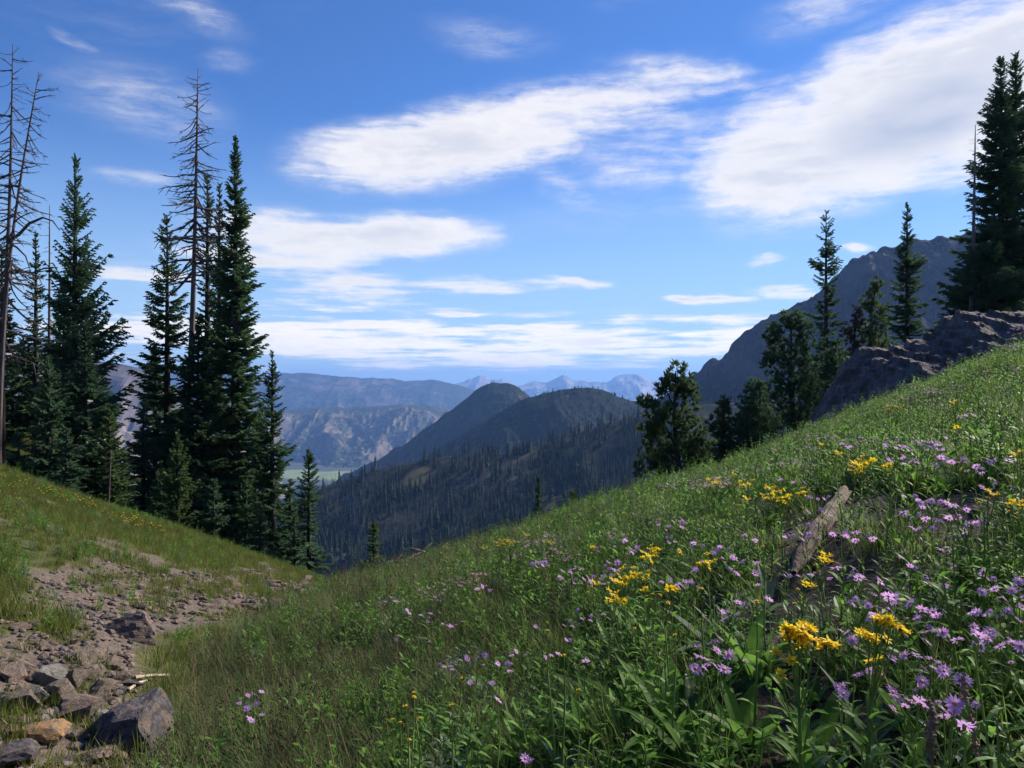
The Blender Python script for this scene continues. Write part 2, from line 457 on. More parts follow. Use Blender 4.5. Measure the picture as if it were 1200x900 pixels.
# ------------------------------------------------------------------ mountains and valley
def mountain_mat(name, rock1, rock2, wood, cover, wscale, rscale, meadow=None, mscale=1.0, zdark=None):
    m, w, out = mat_new(name)
    ge = w.node('ShaderNodeNewGeometry'); P = ge.outputs['Position']
    n1, _ = w.noise(w.mapping(P, scale=(1, .6, 1)), rscale, 7, .65); n2, _ = w.noise(P, wscale, 8, .68); n3, _ = w.noise(P, wscale * 9, 4, .7)
    sep = w.node('ShaderNodeSeparateXYZ'); w.l.new(ge.outputs['Normal'], sep.inputs[0])
    c = w.mix(w.mr(n1, .35, .65), rock1, rock2)
    f = w.m('ADD', w.m('ADD', n2, w.m('MULTIPLY', w.m('SUBTRACT', n3, .5), .8)), w.m('MULTIPLY', w.m('SUBTRACT', sep.outputs[2], .8), .5))
    c = w.mix(w.mr(f, .5 - cover + .04, .5 - cover + .11), c, wood)
    if meadow:
        n4, _ = w.noise(P, mscale, 4, .55); c = w.mix(w.mr(n4, .60, .66), c, meadow)
    p = w.node('ShaderNodeBsdfPrincipled'); w.put(p.inputs['Base Color'], c); p.inputs['Roughness'].default_value = 1
    p.inputs['Specular IOR Level'].default_value = 0.05
    w.l.new(p.outputs[0], out.inputs[0])
    return m


def ridge(name, pts, Y, back, base, front_s, back_s, amp, scl, mat, seed, x0=None, x1=None, near=None, nx=340, ny=170, gul=1.0, bow=0.0, crest_amp=.12, extra=None):
    """a mountain whose crest line runs through the given outline at distance Y, falling to the front and back"""
    u = np.array([p[0] for p in pts], float); v = np.array([p[1] for p in pts], float)
    cx = (u - 600) / F * Y; cz = (450 - v) / F * Y
    x0 = cx[0] if x0 is None else x0; x1 = cx[-1] if x1 is None else x1
    near = near if near is not None else Y - (max(cz) - base) / front_s * 1.05
    xs = np.linspace(x0, x1, nx); t = np.linspace(0, 1, ny)
    ys = np.concatenate([near + (Y - near) * t ** .9, Y + (back - Y) * np.linspace(0, 1, 40)[1:] ** 1.3])
    X, Yg = np.meshgrid(xs, ys)
    bend = bow * scl * vn(X / scl * .35, 0 * X, seed=seed + 5)
    yc = Y + bend
    zc = np.interp(X, cx, cz)
    dy = yc - Yg
    dist = np.abs(dy)
    s = np.where(dy > 0, front_s, back_s)
    r = fbm(X / scl + .5 * vn(X / scl * .7, Yg / scl * .7, seed=seed), Yg / scl * .55, oct=6, seed=seed + 1, ridged=True, rough=.52)
    g = amp * (r - .35)
    fade = np.clip(dist / (scl * .8), crest_amp, 1)
    Z = zc - s * dist * (1 + .25 * np.tanh(dist / (scl * 2))) + g * fade * gul
    Z = np.where(Z > base, Z, base - 1 + (Z - base) * .12)
    if extra is not None: Z = extra(X, Yg, Z)
    n0, n1_ = len(xs), len(ys); i = np.arange(n1_ - 1)[:, None]; j = np.arange(n0 - 1)[None, :]
    q = np.stack([i * n0 + j, i * n0 + j + 1, (i + 1) * n0 + j + 1, (i + 1) * n0 + j], -1).reshape(-1, 4)
    me = mesh(name, np.stack([X, Yg, Z], -1).reshape(-1, 3), [(q, 0)], [mat], False)
    o = obj(name, me, kind='structure')
    return xs, ys, Z


far_m = mountain_mat('far_range_rock', (.22, .20, .21), (.46, .42, .40), (.10, .12, .12), -.02, .0006, .0012)
ridge('far_mountain_range', [(430, 470), (515, 452), (540, 447), (562, 441), (575, 446), (590, 442), (606, 449), (625, 446), (640, 448), (652, 443), (660, 441), (668, 446), (690, 449), (712, 449), (722, 443), (738, 440), (752, 441), (762, 447), (790, 452), (860, 458), (1300, 460)],
      14000, 16500, -500, .34, .4, 420, 1300, far_m, 11, crest_amp=.2, x0=-9000, x1=12000, near=9500, nx=420, ny=110, extra=lambda X, Y, Z: Z + 75 * fbm(X / 620, Y / 700, oct=5, seed=19, ridged=True, rough=.6) - 10)
plat_m = mountain_mat('plateau_rock', (.08, .07, .075), (.16, .135, .13), (.035, .045, .04), .10, .0009, .0018)
ridge('plateau_mountain', [(-300, 425), (60, 418), (140, 428), (230, 436), (320, 439), (352, 438), (385, 441), (425, 445), (438, 443), (455, 444), (475, 448), (510, 447), (540, 452), (556, 459), (575, 468), (640, 500), (700, 530)],
      8200, 10500, -480, .36, .5, 200, 1100, plat_m, 23, crest_amp=.1, nx=360, ny=130, x0=-9000, extra=lambda X, Y, Z: Z + 22 * fbm(X / 300, Y / 400, oct=5, seed=29, ridged=True, rough=.6))
rhill_m = mountain_mat('rocky_hill_rock', (.085, .070, .054), (.20, .16, .12), (.035, .050, .028), .08, .006, .006)
ridge('rocky_hill', [(-200, 520), (150, 500), (240, 490), (300, 485), (335, 480), (380, 478), (420, 475), (470, 473), (505, 475), (530, 482), (550, 492), (600, 525), (640, 560), (700, 600)],
      5200, 6800, -520, .25, .5, 120, 330, rhill_m, 37, crest_amp=.18, nx=380, ny=170, x0=-4500)
scree_m = mountain_mat('scree_mountain_rock', (.12, .10, .095), (.25, .21, .19), (.06, .065, .045), -.10, .004, .006)
ridge('scree_mountain', [(-700, 250), (-300, 330), (0, 395), (60, 405), (110, 420), (150, 430), (185, 440), (215, 465), (260, 505), (300, 540), (340, 575)],
      2300, 3200, -420, .55, .6, 110, 190, scree_m, 41, crest_amp=.15, nx=260, ny=130)
wood_m = mountain_mat('forested_ridge_soil', (.040, .035, .032), (.085, .065, .058), (.010, .018, .014), .22, .006, .012)
FR = ridge('forested_ridge', [(200, 640), (330, 600), (400, 556), (440, 537), (480, 514), (510, 494), (540, 470), (562, 455), (578, 449), (596, 450), (608, 455), (618, 462), (628, 468), (660, 486), (720, 505), (800, 520), (1000, 540), (1200, 560)],
           2200, 2900, -330, .42, .5, 52, 190, wood_m, 53, crest_amp=.10, bow=.3, nx=340, ny=160, extra=lambda X, Y, Z: Z + 9 * fbm(X / 75, Y / 110, oct=4, seed=54, ridged=True))
mt_m = mountain_mat('dark_mountain_rock', (.024, .020, .026), (.078, .060, .066), (.035, .042, .030), -.09, .008, .02)
RM = ridge('rock_mountain', [(640, 560), (700, 520), (760, 478), (800, 449), (830, 430), (853, 414), (868, 398), (880, 390), (890, 381), (905, 371), (925, 364), (942, 352), (962, 340), (985, 318), (996, 305), (1010, 298), (1024, 292), (1045, 285), (1062, 278), (1075, 275), (1090, 279), (1103, 276), (1118, 279), (1132, 270), (1160, 262), (1200, 252), (1400, 245), (1700, 270), (2200, 330)],
           1150, 1700, -170, .62, .7, 62, 95, mt_m, 67, crest_amp=.12, nx=440, ny=170, near=560,
           extra=lambda X, Y, Z: Z + 6.5 * fbm(X / 26, Y / 26, oct=5, seed=68, ridged=True, rough=.6) + 3.0 * np.round(2 * vn(X / 60, Z / 14, seed=69)))


def build_valley():
    m, w, out = mat_new('valley_floor_land')
    ge = w.node('ShaderNodeNewGeometry'); P = ge.outputs['Position']
    n1, _ = w.noise(P, .0011, 5, .55); n2, _ = w.noise(P, .01, 5, .6)
    sy = w.node('ShaderNodeSeparateXYZ'); w.l.new(P, sy.inputs[0])
    yy = w.m('ADD', sy.outputs[1], w.m('MULTIPLY', w.m('SUBTRACT', n1, .5), 900))
    band = w.m('MULTIPLY', w.mr(yy, 3560, 3640), w.mr(yy, 4000, 3940))
    c = w.mix(band, (.022, .034, .016), (.15, .20, .05))
    c = w.mix(w.m('MULTIPLY', w.mr(n2, .5, .62), .5), c, (.05, .06, .035))
    p = w.node('ShaderNodeBsdfPrincipled'); w.put(p.inputs['Base Color'], c); p.inputs['Roughness'].default_value = 1
    w.l.new(p.outputs[0], out.inputs[0])
    xs = np.linspace(-12000, 14000, 60); ys = np.linspace(-800, 17000, 60); X, Y = np.meshgrid(xs, ys)
    Z = -455 + 18 * fbm(X / 1500, Y / 1500, oct=3, seed=5)
    n = 60; i = np.arange(n - 1)[:, None]; j = np.arange(n - 1)[None, :]
    q = np.stack([i * n + j, i * n + j + 1, (i + 1) * n + j + 1, (i + 1) * n + j], -1).reshape(-1, 4)
    obj('valley_floor', mesh('valley_floor', np.stack([X, Y, Z], -1).reshape(-1, 3), [(q, 0)], [m], True), kind='structure')


build_valley()

SR = ridge('second_forested_ridge', [(300, 690), (380, 620), (430, 578), (469, 552), (510, 527), (547, 506), (590, 483), (608, 472), (625, 466), (645, 460), (660, 457), (676, 454), (692, 455), (706, 459), (722, 464), (740, 470), (770, 477), (820, 480), (900, 470), (1100, 460), (1250, 500)],
           1500, 1950, -320, .42, .5, 34, 150, wood_m, 57, crest_amp=.10, bow=.2, nx=330, ny=140, extra=lambda X, Y, Z: Z + 6 * fbm(X / 55, Y / 90, oct=4, seed=58, ridged=True))

# the wooded slope across the gully
def slope_h(x, y):
    x = np.asarray(x, float); y = np.asarray(y, float)
    # crest of the slope, as an outline at about 700 m, coming nearer towards the right
    cu = np.array([-400, 100, 300, 372, 400, 440, 480, 520, 560, 610, 650, 700, 745, 800, 900, 1100, 1500], float)
    cv = np.array([760, 680, 612, 572, 562, 550, 540, 535, 533, 528, 516, 500, 488, 478, 470, 455, 430], float)
    Y = 720.0
    zc = np.interp(x, (cu - 600) / F * Y, (450 - cv) / F * Y)
    dy = Y - y
    z = zc - .34 * np.abs(dy) * np.where(dy > 0, 1, 1.5) - .0002 * dy ** 2
    z = z + 14 * (fbm(x / 95, y / 130, oct=4, seed=77, ridged=True) - .3) * np.clip(np.abs(dy) / 60, .2, 1) + 2.0 * fbm(x / 18, y / 18, oct=3, seed=78)
    return z


def hit_slope(u, v):
    t = np.linspace(330, 900, 1500); X = (u - 600) / F * t; Z = (450 - v) / F * t
    k = np.where(Z < slope_h(X, t) + 4)[0]; i = int(k[0]) if len(k) else 900
    return float(X[i]), float(t[i])


CLEAR = [(*hit_slope(u, v), a, b) for u, v, a, b in ((488, 553, 15, 17), (470, 562, 9, 9), (432, 582, 8, 9), (612, 530, 22, 10), (668, 525, 8, 8), (645, 590, 12, 8))]


def clearing(x, y):
    w_ = .35 * fbm(np.asarray(x) / 12, np.asarray(y) / 12, oct=3, seed=98); r = np.zeros(np.shape(x))
    for cx_, cy_, a, b in CLEAR: r = np.maximum(r, 1 - np.sqrt(((x - cx_) / a) ** 2 + ((y - cy_) / b) ** 2) + w_)
    return np.clip(r * 4, 0, 1)


def build_slope():
    xs = np.linspace(-700, 700, 320); ys = np.linspace(230, 1000, 240); X, Y = np.meshgrid(xs, ys); Z = slope_h(X, Y)
    n = 320; i = np.arange(239)[:, None]; j = np.arange(n - 1)[None, :]
    q = np.stack([i * n + j, i * n + j + 1, (i + 1) * n + j + 1, (i + 1) * n + j], -1).reshape(-1, 4)
    sm = mountain_mat('wooded_slope_soil', (.035, .033, .032), (.075, .065, .055), (.016, .024, .017), .10, .018, .03)
    ws = NT(sm.node_tree); bsdf = [q for q in ws.n if q.type == 'BSDF_PRINCIPLED'][0]; old = bsdf.inputs['Base Color'].links[0].from_socket
    ca = ws.node('ShaderNodeAttribute', attribute_name='clear'); nn, _ = ws.noise(ws.node('ShaderNodeNewGeometry').outputs['Position'], .02, 3)
    ws.l.new(ws.mix(ws.m('MULTIPLY', ca.outputs['Fac'], .85), old, ws.mix(nn, (.075, .060, .048), (.10, .10, .045))), bsdf.inputs['Base Color'])
    obj('wooded_slope', mesh('wooded_slope', np.stack([X, Y, Z], -1).reshape(-1, 3), [(q, 0)], [sm], True, {'clear': clearing(X, Y).ravel()}), kind='structure')


build_slope()


# ------------------------------------------------------------------ far trees
def far_conifer_geo(g, x, y, z, h, r, rng, tiers=4, n=6, mat=0):
    tint = rng.random()
    for k in range(tiers):
        t = k / tiers
        zb = z + h * (.08 + .80 * t); zt = z + h * min(1.0, .08 + .80 * t + 1.55 / tiers * .8)
        rr = r * (1 - .82 * t) * rng.uniform(.85, 1.15)
        a = np.linspace(0, 2 * math.pi, n, endpoint=False) + rng.random() * 6
        rad = rr * rng.uniform(.65, 1.15, n)
        V = np.stack([x + rad * np.cos(a), y + rad * np.sin(a), zb + rng.uniform(-.03, .03, n) * h], -1)
        V = np.vstack([V, [[x + rng.uniform(-.05, .05) * r, y, zt]]])
        f = np.array([[i, (i + 1) % n, n] for i in range(n)])
        g.add(V, f, mat, tint)


def far_snag_geo(g, x, y, z, h, r, rng, mat=1):
    tint = rng.random(); n = 4
    a = np.linspace(0, 2 * math.pi, n, endpoint=False)
    V = np.vstack([np.stack([x + r * np.cos(a), y + r * np.sin(a), np.full(n, z)], -1), [[x + rng.uniform(-.02, .02) * h, y, z + h]]])
    g.add(V, np.array([[i, (i + 1) % n, n] for i in range(n)]), mat, tint)
    for k in range(7):
        zz = z + h * rng.uniform(.3, .9); az = rng.random() * 6.28; L = h * rng.uniform(.05, .10)
        d = np.array([math.cos(az) * L, math.sin(az) * L, -.2 * L]); p = np.array([x, y, zz])
        g.add(np.array([p + [0, 0, .016 * h], p - [0, 0, .016 * h], p + d]), np.array([[0, 1, 2]]), mat, tint)


M['far_green'] = foliage('far_tree_needles', (.012, .022, .014), (.035, .055, .030), .1, .9)
M['far_snag'] = plain('far_dead_wood', (.08, .073, .075), (.18, .16, .155), 3, .95)


def far_forest():
    rng = np.random.default_rng(5)
    # candidates over the slope
    N = 38000
    y = rng.uniform(300, 860, N); x = rng.uniform(-.42, .42, N) * y
    dens = .5 + 1.1 * fbm(x / 60, y / 60, oct=4, seed=90)
    keep = rng.random(N) < np.clip(dens, .2, 1) * .62
    keep &= rng.random(N) > .95 * clearing(x, y)
    x, y = x[keep], y[keep]; z = slope_h(x, y)
    live = rng.random(len(x)) < np.clip(.55 + .9 * fbm(x / 45, y / 45, oct=3, seed=95), .15, .9)
    h = np.where(live, 4 + 12 * rng.random(len(x)) ** 1.4, rng.uniform(5, 14, len(x)))
    # what shows largest: nearest trees in the middle of the view
    u = 600 + F * x / y; v = 450 - F * (z + h) / y
    vis = (u > 375) & (u < 790) & (v < 668 - np.clip(u - 500, 0, 400) * .30) & (v > 480)
    score = np.where(vis, h / y, 0); order = np.argsort(-score)
    one = {}
    for kind in ('live', 'dead'):
        one[kind] = [i for i in order if vis[i] and (live[i] == (kind == 'live'))][:150]
    protos = {'live': [], 'dead': []}
    for k in range(8):
        g = Geo(); far_conifer_geo(g, 0, 0, -.03, 1, .14 + .025 * (k % 4), rng, 6, 7); protos['live'].append(g.mesh('distant_conifer', [M['far_green'], M['far_snag']]))
        g = Geo(); far_snag_geo(g, 0, 0, -.03, 1, .016, rng); protos['dead'].append(g.mesh('distant_snag', [M['far_green'], M['far_snag']]))
    def where(i):
        a = 'left' if u[i] < 500 else ('right' if u[i] > 640 else 'middle')
        t_ = np.interp(u[i], [375, 500, 640, 790], [560, 535, 520, 480]); b_ = v[i] - t_
        return ('upper ' if b_ < 35 else ('lower ' if b_ > 85 else '')) + a
    for i in one['live']:
        obj('conifer', protos['live'][rng.integers(8)], loc=(x[i], y[i], z[i]), rot=(0, 0, rng.random() * 6), scale=float(h[i]),
            label=f"{'tall' if h[i] > 12 else 'small'} dark conifer in the {where(i)} part of the wooded slope across the gully", cat='tree', group='living conifers on the slope across the gully')
    for i in one['dead']:
        obj('dead_tree', protos['dead'][rng.integers(8)], loc=(x[i], y[i], z[i]), rot=(0, 0, rng.random() * 6), scale=float(h[i]),
            label=f"{'tall' if h[i] > 10.5 else 'short'} grey dead tree in the {where(i)} part of the wooded slope across the gully", cat='dead tree', group='grey dead trees on the slope across the gully')
    used = set(one['live']) | set(one['dead'])
    g = Geo(); s = Geo()
    for i in range(len(x)):
        if i in used: continue
        if live[i]: far_conifer_geo(g, x[i], y[i], z[i] - .4, h[i], h[i] * rng.uniform(.13, .21), rng, 4, 5)
        else: far_snag_geo(s, x[i], y[i], z[i] - .4, h[i], .22, rng)
    obj('forest', g.mesh('forest', [M['far_green'], M['far_snag']]), kind='stuff', label='dark conifer forest covering the slope across the gully', cat='forest')
    obj('dead_forest', s.mesh('dead_forest', [M['far_green'], M['far_snag']]), kind='stuff', label='pale grey dead tree trunks scattered through the forest across the gully', cat='dead forest')
    # woods on the ridge behind, and on the foot of the rock mountain
    for name, (xs, ys, Z), n, hh, lab, fn in (
            ('ridge_forest', FR, 8000, (4, 9), 'dark woods covering the pointed ridge in the middle distance', lambda x, y, zz: (zz > -320) & (x / y < .1) & (x / y > -.4)),
            ('second_ridge_forest', SR, 11000, (4, 9), 'dark woods covering the nearer rounded ridge in the middle distance', lambda x, y, zz: (zz > -300) & (np.abs(x / y) < .4)),
            ('mountain_foot_forest', RM, 3000, (8, 14), 'scattered conifers at the foot of the rocky mountain on the right', lambda x, y, zz: (zz < 15) & (x / y < .48) & (x / y > .12) & (y < 1140))):
        g = Geo()
        ix = rng.integers(0, len(xs) - 1, n); iy = rng.integers(0, len(ys) - 1, n)
        fx = rng.random(n); fy = rng.random(n)
        X = xs[ix] + fx * (xs[1] - xs[0]); Yy = ys[iy] + fy * (ys[iy + 1] - ys[iy]); zz = Z[iy, ix] * (1 - fx) * (1 - fy) + Z[iy, ix + 1] * fx * (1 - fy) + Z[iy + 1, ix] * (1 - fx) * fy + Z[iy + 1, ix + 1] * fx * fy
        ok = fn(X, Yy, zz) & (fbm(X / 70, Yy / 70, oct=3, seed=12) > -.6)
        for a, b, c in zip(X[ok], Yy[ok], zz[ok]):
            h_ = rng.uniform(*hh); far_conifer_geo(g, a, b, c - .5, h_, h_ * .24, rng, 2, 5)
        obj(name, g.mesh(name, [M['far_green']]), kind='stuff', label=lab, cat='forest')


far_forest()


# ------------------------------------------------------------------ near conifers
def rhombi(g, P0, D, W, tint, mat=0):
    """tapered slips from P0 along D, half width vector W"""
    n = len(P0); mid = P0 + D * .38
    V = np.stack([P0, mid + W, P0 + D, mid - W], 1).reshape(-1, 3)
    q = np.arange(n)[:, None] * 4 + np.arange(4)[None, :]
    g.add(V, q, mat, np.repeat(tint, 4))


def unit(a): return a / (np.linalg.norm(a, axis=-1, keepdims=True) + 1e-9)


def fir_crown(seed, H, cb, prof, dz=.23, nb=(5, 7), el_top=35, el_low=-12, tip_up=.12, tw=.12, tl=.38, side=None, gap=.0, droop=.25, mat=0, thick=1.0):
    rng = np.random.default_rng(seed); g = Geo(); z = cb
    while z < H - .12:
        t = (z - cb) / (H - cb); Rz = prof(t)
        lump = 1 + .16 * math.sin(z * 2.3 + seed) + .12 * math.sin(z * 5.1 + 2 * seed)
        for k in range(rng.integers(nb[0], nb[1] + 1)):
            if rng.random() < gap: continue
            az = rng.random() * 2 * math.pi
            L = max(.10, Rz * rng.uniform(.62, 1.12) * lump * (side(az, t) if side else 1))
            e = R(el_low + (el_top - el_low) * t ** 1.4 + rng.uniform(-8, 8))
            zz = z + rng.uniform(-.12, .12)
            s = np.linspace(0, 1, max(3, int(L / tw) + 2))
            out = np.array([math.cos(az), math.sin(az), 0]); sd = np.array([-math.sin(az), math.cos(az), 0])
            hz = L * math.cos(e); curve = lambda q: (hz * q)[:, None] * out + (math.tan(e) * hz * q + tip_up * L * q ** 2.2 - droop * L * q * (1 - q))[:, None] * np.array([0, 0, 1.0])
            P = np.array([0, 0, zz]) + curve(s)
            tn0 = rng.random() * .6 + .15
            # main axis slips
            D = np.diff(P, axis=0) * 1.5; n = len(D); tt = tn0 + .25 * s[:-1] + rng.uniform(-.1, .1, n)
            wv = (.04 + .025 * rng.random(n))[:, None] * thick
            rhombi(g, P[:-1], D, sd * wv, tt, mat); rhombi(g, P[:-1], D, np.array([0, 0, 1.0]) * wv * .8, tt, mat)
            # twigs
            q = np.repeat(s[s > .12], 2); q = np.clip(q + rng.uniform(-.03, .03, len(q)), 0, 1)
            if not len(q): continue
            sg = np.tile([1, -1], len(q) // 2)
            base = np.array([0, 0, zz]) + curve(q)
            kk = min(1.0, .25 + L / 1.1); ln = (tl * L * (1 - .72 * q) + .10 * kk) * rng.uniform(.6, 1.2, len(q))
            fwd = R(40) + rng.uniform(-.25, .25, len(q))
            d = out[None] * np.cos(fwd)[:, None] + sd[None] * (np.sin(fwd) * sg)[:, None] + np.array([0, 0, 1.0])[None] * (rng.uniform(-.42, .12, len(q)))[:, None]
            d = unit(d) * ln[:, None]
            nrm = unit(np.cross(d, rng.normal(0, 1, d.shape) * .5 + np.array([0, 0, 1.0])))
            wv = (ln * .10 + .026 * kk)[:, None] * thick
            tt = tn0 + .3 * q + rng.uniform(-.15, .15, len(q))
            rhombi(g, base, d, nrm * wv, tt, mat)
            up = unit(np.cross(d, nrm)); rhombi(g, base, d * .95, up * wv * .8, tt, mat)
            # twiglets on the longer twigs
            lg = ln > .17
            if lg.any():
                b2 = np.repeat(base[lg], 4, 0) + np.repeat(d[lg], 4, 0) * np.tile([.35, .35, .65, .65], lg.sum())[:, None]
                sgn = np.tile([1, -1], lg.sum() * 2)[:, None]
                d2 = unit(np.repeat(unit(d[lg]), 4, 0) * .8 + np.repeat(nrm[lg], 4, 0) * sgn * .75 + rng.normal(0, .15, (lg.sum() * 4, 3))) * np.repeat(ln[lg], 4)[:, None] * .38
                n2 = unit(np.cross(d2, rng.normal(0, 1, d2.shape)))
                rhombi(g, b2, d2, n2 * (.024 * thick), np.repeat(tt[lg], 4) + .1, mat)
        z += dz * rng.uniform(.7, 1.3) * (1 - .45 * t)
    # leader
    P0 = np.array([[0, 0, H - .5], [0, 0, H - .25]]); rhombi(g, P0, np.array([[0, 0, .5], [0, 0, .25]]), np.array([[.04, 0, 0], [0, .04, 0]]), np.array([.6, .6]), mat)
    return g


def trunk_geo(H, r, lean=(0, 0), bend=0.0, rng=None, n=8, top=.985):
    g = Geo(); t = np.linspace(0, 1, 14)
    x = lean[0] * t + bend * np.sin(t * math.pi); y = lean[1] * t
    rad = r * (1 - t) ** .85 + .012; rad[0] *= 1.35
    g.tube(np.stack([x, y, t * H * top - .35 * (1 - t)], -1), rad, n)
    return g


def spot(ub, d):
    x = (ub - 600) / F * d; return x, d, g1(x, d)


def fir(name, u, vt, vb, d, hw, label, prof=None, mat='needles', trunk_r=None, cat='fir tree', group=None, seed=1, **kw):
    """conifer whose tip stands at (u, vt), with live branches down to vb, hw photo pixels half width at the crown's foot"""
    x, y, z = spot(u, d); top = (450 - vt) / F * d; H = top - z; cb = max(.15, (450 - vb) / F * d - z); W = hw / F * d
    prof = prof or (lambda t: W * (1 - t) ** .82 + .05)
    pf = (lambda t, f=prof: f(t)) if not isinstance(prof, list) else (lambda t, f=prof: float(np.interp(1 - t, np.linspace(0, 1, len(f)), f)) / F * d)
    g = fir_crown(seed, H, cb, pf, **kw)
    root = obj(name, None, loc=(x, y, z), label=label, cat=cat, group=group)
    obj('trunk', trunk_geo(H, trunk_r or H * .013 + .03).mesh('trunk', [M['bark']], True), root)
    obj('crown', g.mesh('crown', [M[mat]]), root)
    return root


def profile_list(*a): return list(a)


# ---- left group
fir('spruce_tree', 88, 180, 560, 30, 55, 'tall blue green spruce with long feathery open boughs, right of the left snags', cat='spruce tree', seed=2, mat='needles_blue',
    prof=[3, 10, 17, 22, 30, 36, 44, 50, 48, 40, 34], dz=.30, nb=(4, 6), tip_up=.28, el_low=2, el_top=45, droop=.1, tl=.30, side=lambda a, t: 1.12 if math.cos(a) > 0 else .92)
fir('fir_tree', 42, 268, 500, 33, 17, 'very narrow dark fir just left of the tall feathery spruce', prof=[2, 6, 10, 12, 14, 20, 26], seed=3, nb=(4, 5))
fir('fir_tree', 2, 290, 450, 27, 17, 'dark fir cut off by the left edge of the picture', prof=[4, 10, 14, 17, 18, 16], seed=4)
fir('fir_tree', 28, 395, 505, 37, 34, 'broad dark fir low behind the young firs at the far left', prof=[4, 14, 24, 34, 38], seed=5, nb=(6, 8))
fir('fir_tree', 100, 375, 590, 27, 46, 'mid green fir standing in front of the tall feathery spruce', prof=[3, 12, 20, 28, 36, 42, 44], seed=6, mat='needles_blue', dz=.22)
fir('fir_tree', 57, 418, 565, 25, 36, 'young fir in front on the left, with a pointed green crown down to the grass', prof=[2, 12, 20, 28, 34, 38], seed=7, mat='needles_blue', dz=.2)
fir('fir_tree', 128, 478, 592, 26, 27, 'small fir at the right foot of the tall feathery spruce', prof=[2, 10, 18, 26, 28], seed=8, mat='needles_pine', dz=.2)
fir('fir_tree', 168, 474, 600, 29, 26, 'young blue green fir in the gap between the two tall tree groups', prof=[2, 9, 15, 21, 26, 27], seed=9, mat='needles_blue', dz=.2)
fir('young_pine', 208, 506, 612, 26, 24, 'small yellowish green young pine in front of the tall dark firs', prof=[3, 9, 14, 19, 23, 22], seed=10, mat='needles_pine', dz=.2, el_low=25, el_top=60, cat='pine tree')
fir('fir_tree', 232, 385, 628, 30, 44, 'dark broad fir hiding the lower trunk of the tall grey snag', prof=[8, 20, 32, 40, 44, 46], seed=18)
fir('fir_tree', 75, 330, 560, 38, 40, 'dark fir behind the tall feathery spruce, filling the gap to its left', prof=[3, 12, 20, 28, 36, 42, 44], seed=41)
fir('fir_tree', 15, 420, 520, 33, 30, 'dark fir at the left edge behind the broad low fir', prof=[4, 14, 24, 32, 34], seed=42, dz=.22)
fir('fir_tree', 120, 430, 590, 33, 30, 'dark fir between the mid green fir and the small fir at its right', prof=[3, 10, 18, 25, 30, 32], seed=43, dz=.24)
fir('fir_tree', 182, 400, 612, 37, 34, 'dark fir behind the young blue green fir', prof=[3, 12, 20, 28, 34, 36], seed=44)
fir('fir_tree', 305, 470, 650, 34, 30, 'dark fir behind the pointed fir with the thin tip', prof=[3, 10, 18, 25, 30, 30], seed=45, dz=.24)
fir('fir_tree', 340, 560, 670, 31, 22, 'low dark fir between the thin tipped fir and the short green fir', prof=[2, 9, 15, 20, 22], seed=46, dz=.2)
for (u_, vt_, vb_, d_, hw_, lab_) in (
        (145, 528, 598, 27, 20, 'small bushy green fir between the small fir and the young blue green fir'),
        (188, 548, 612, 27, 18, 'small bushy fir between the young blue green fir and the yellowish pine'),
        (78, 500, 572, 24, 26, 'bushy young fir at the grass edge between the two front left firs'),
        (250, 560, 640, 27, 22, 'small green fir right of the fir at the foot of the snag'),
        (305, 590, 660, 27, 18, 'very small fir at the left foot of the thin tipped fir'),
        (22, 505, 560, 28, 26, 'low bushy fir at the grass edge by the left picture edge'),
        (345, 600, 668, 26, 14, 'little fir squeezed between the last two firs of the left group')):
    fir('fir_tree', u_, vt_, vb_, d_, hw_, lab_, prof=[2, hw_ * .4, hw_ * .65, hw_ * .85, hw_], seed=int(u_) + 50, mat='needles_blue', dz=.17)
# ---- tall dark group
fir('fir_tree', 196, 250, 560, 32, 40, 'tall thin fir with layered open boughs left of the tall grey snag', prof=[4, 11, 15, 20, 30, 34, 42, 44, 40, 30], seed=11, nb=(4, 6), gap=.05, dz=.30)
fir('fir_tree', 243, 200, 560, 32, 22, 'slender dark fir right beside the tall grey snag', prof=[3, 8, 11, 14, 18, 22, 28, 32], seed=12, nb=(4, 6), dz=.26)
fir('fir_tree', 257, 214, 600, 34, 22, 'slender dark fir between the beside-snag fir and the tallest fir', prof=[3, 7, 10, 13, 17, 24, 30, 36], seed=13, nb=(5, 6), dz=.26)
fir('fir_tree', 276, 160, 640, 31, 40, 'tallest dark fir of the left group, a dense narrow spire', prof=[2, 9, 14, 20, 22, 27, 29, 31, 36, 40, 42, 38], seed=14, nb=(6, 8), dz=.21)
fir('fir_tree', 228, 545, 640, 29, 24, 'small dark fir at the foot of the tall grey snag', prof=[2, 10, 18, 24, 25], seed=15, dz=.2)
fir('fir_tree', 288, 560, 655, 27, 24, 'small dark fir in front of the tallest fir', prof=[2, 9, 17, 23, 26], seed=16, dz=.2)
fir('fir_tree', 319, 409, 658, 30, 36, 'pointed fir with a thin tip right of the tallest fir', prof=[1, 8, 12, 18, 22, 28, 33, 37, 30], seed=17, mat='needles', dz=.25, gap=.08)
fir('fir_tree', 362, 521, 668, 28, 24, 'short green fir at the right end of the left group', prof=[2, 8, 12, 16, 20, 23, 22], seed=19, mat='needles_blue', dz=.2)
fir('fir_tree', 438, 611, 682, 27, 14, 'small lone fir by the grassy notch in the middle', prof=[1, 7, 10, 13, 16, 16], seed=20, dz=.16, mat='needles_pine')
fir('fir_tree', 631, 556, 640, 40, 10, 'narrow dark fir rising behind the meadow crest in the middle', prof=[1, 4, 7, 9, 11], seed=21, dz=.18)
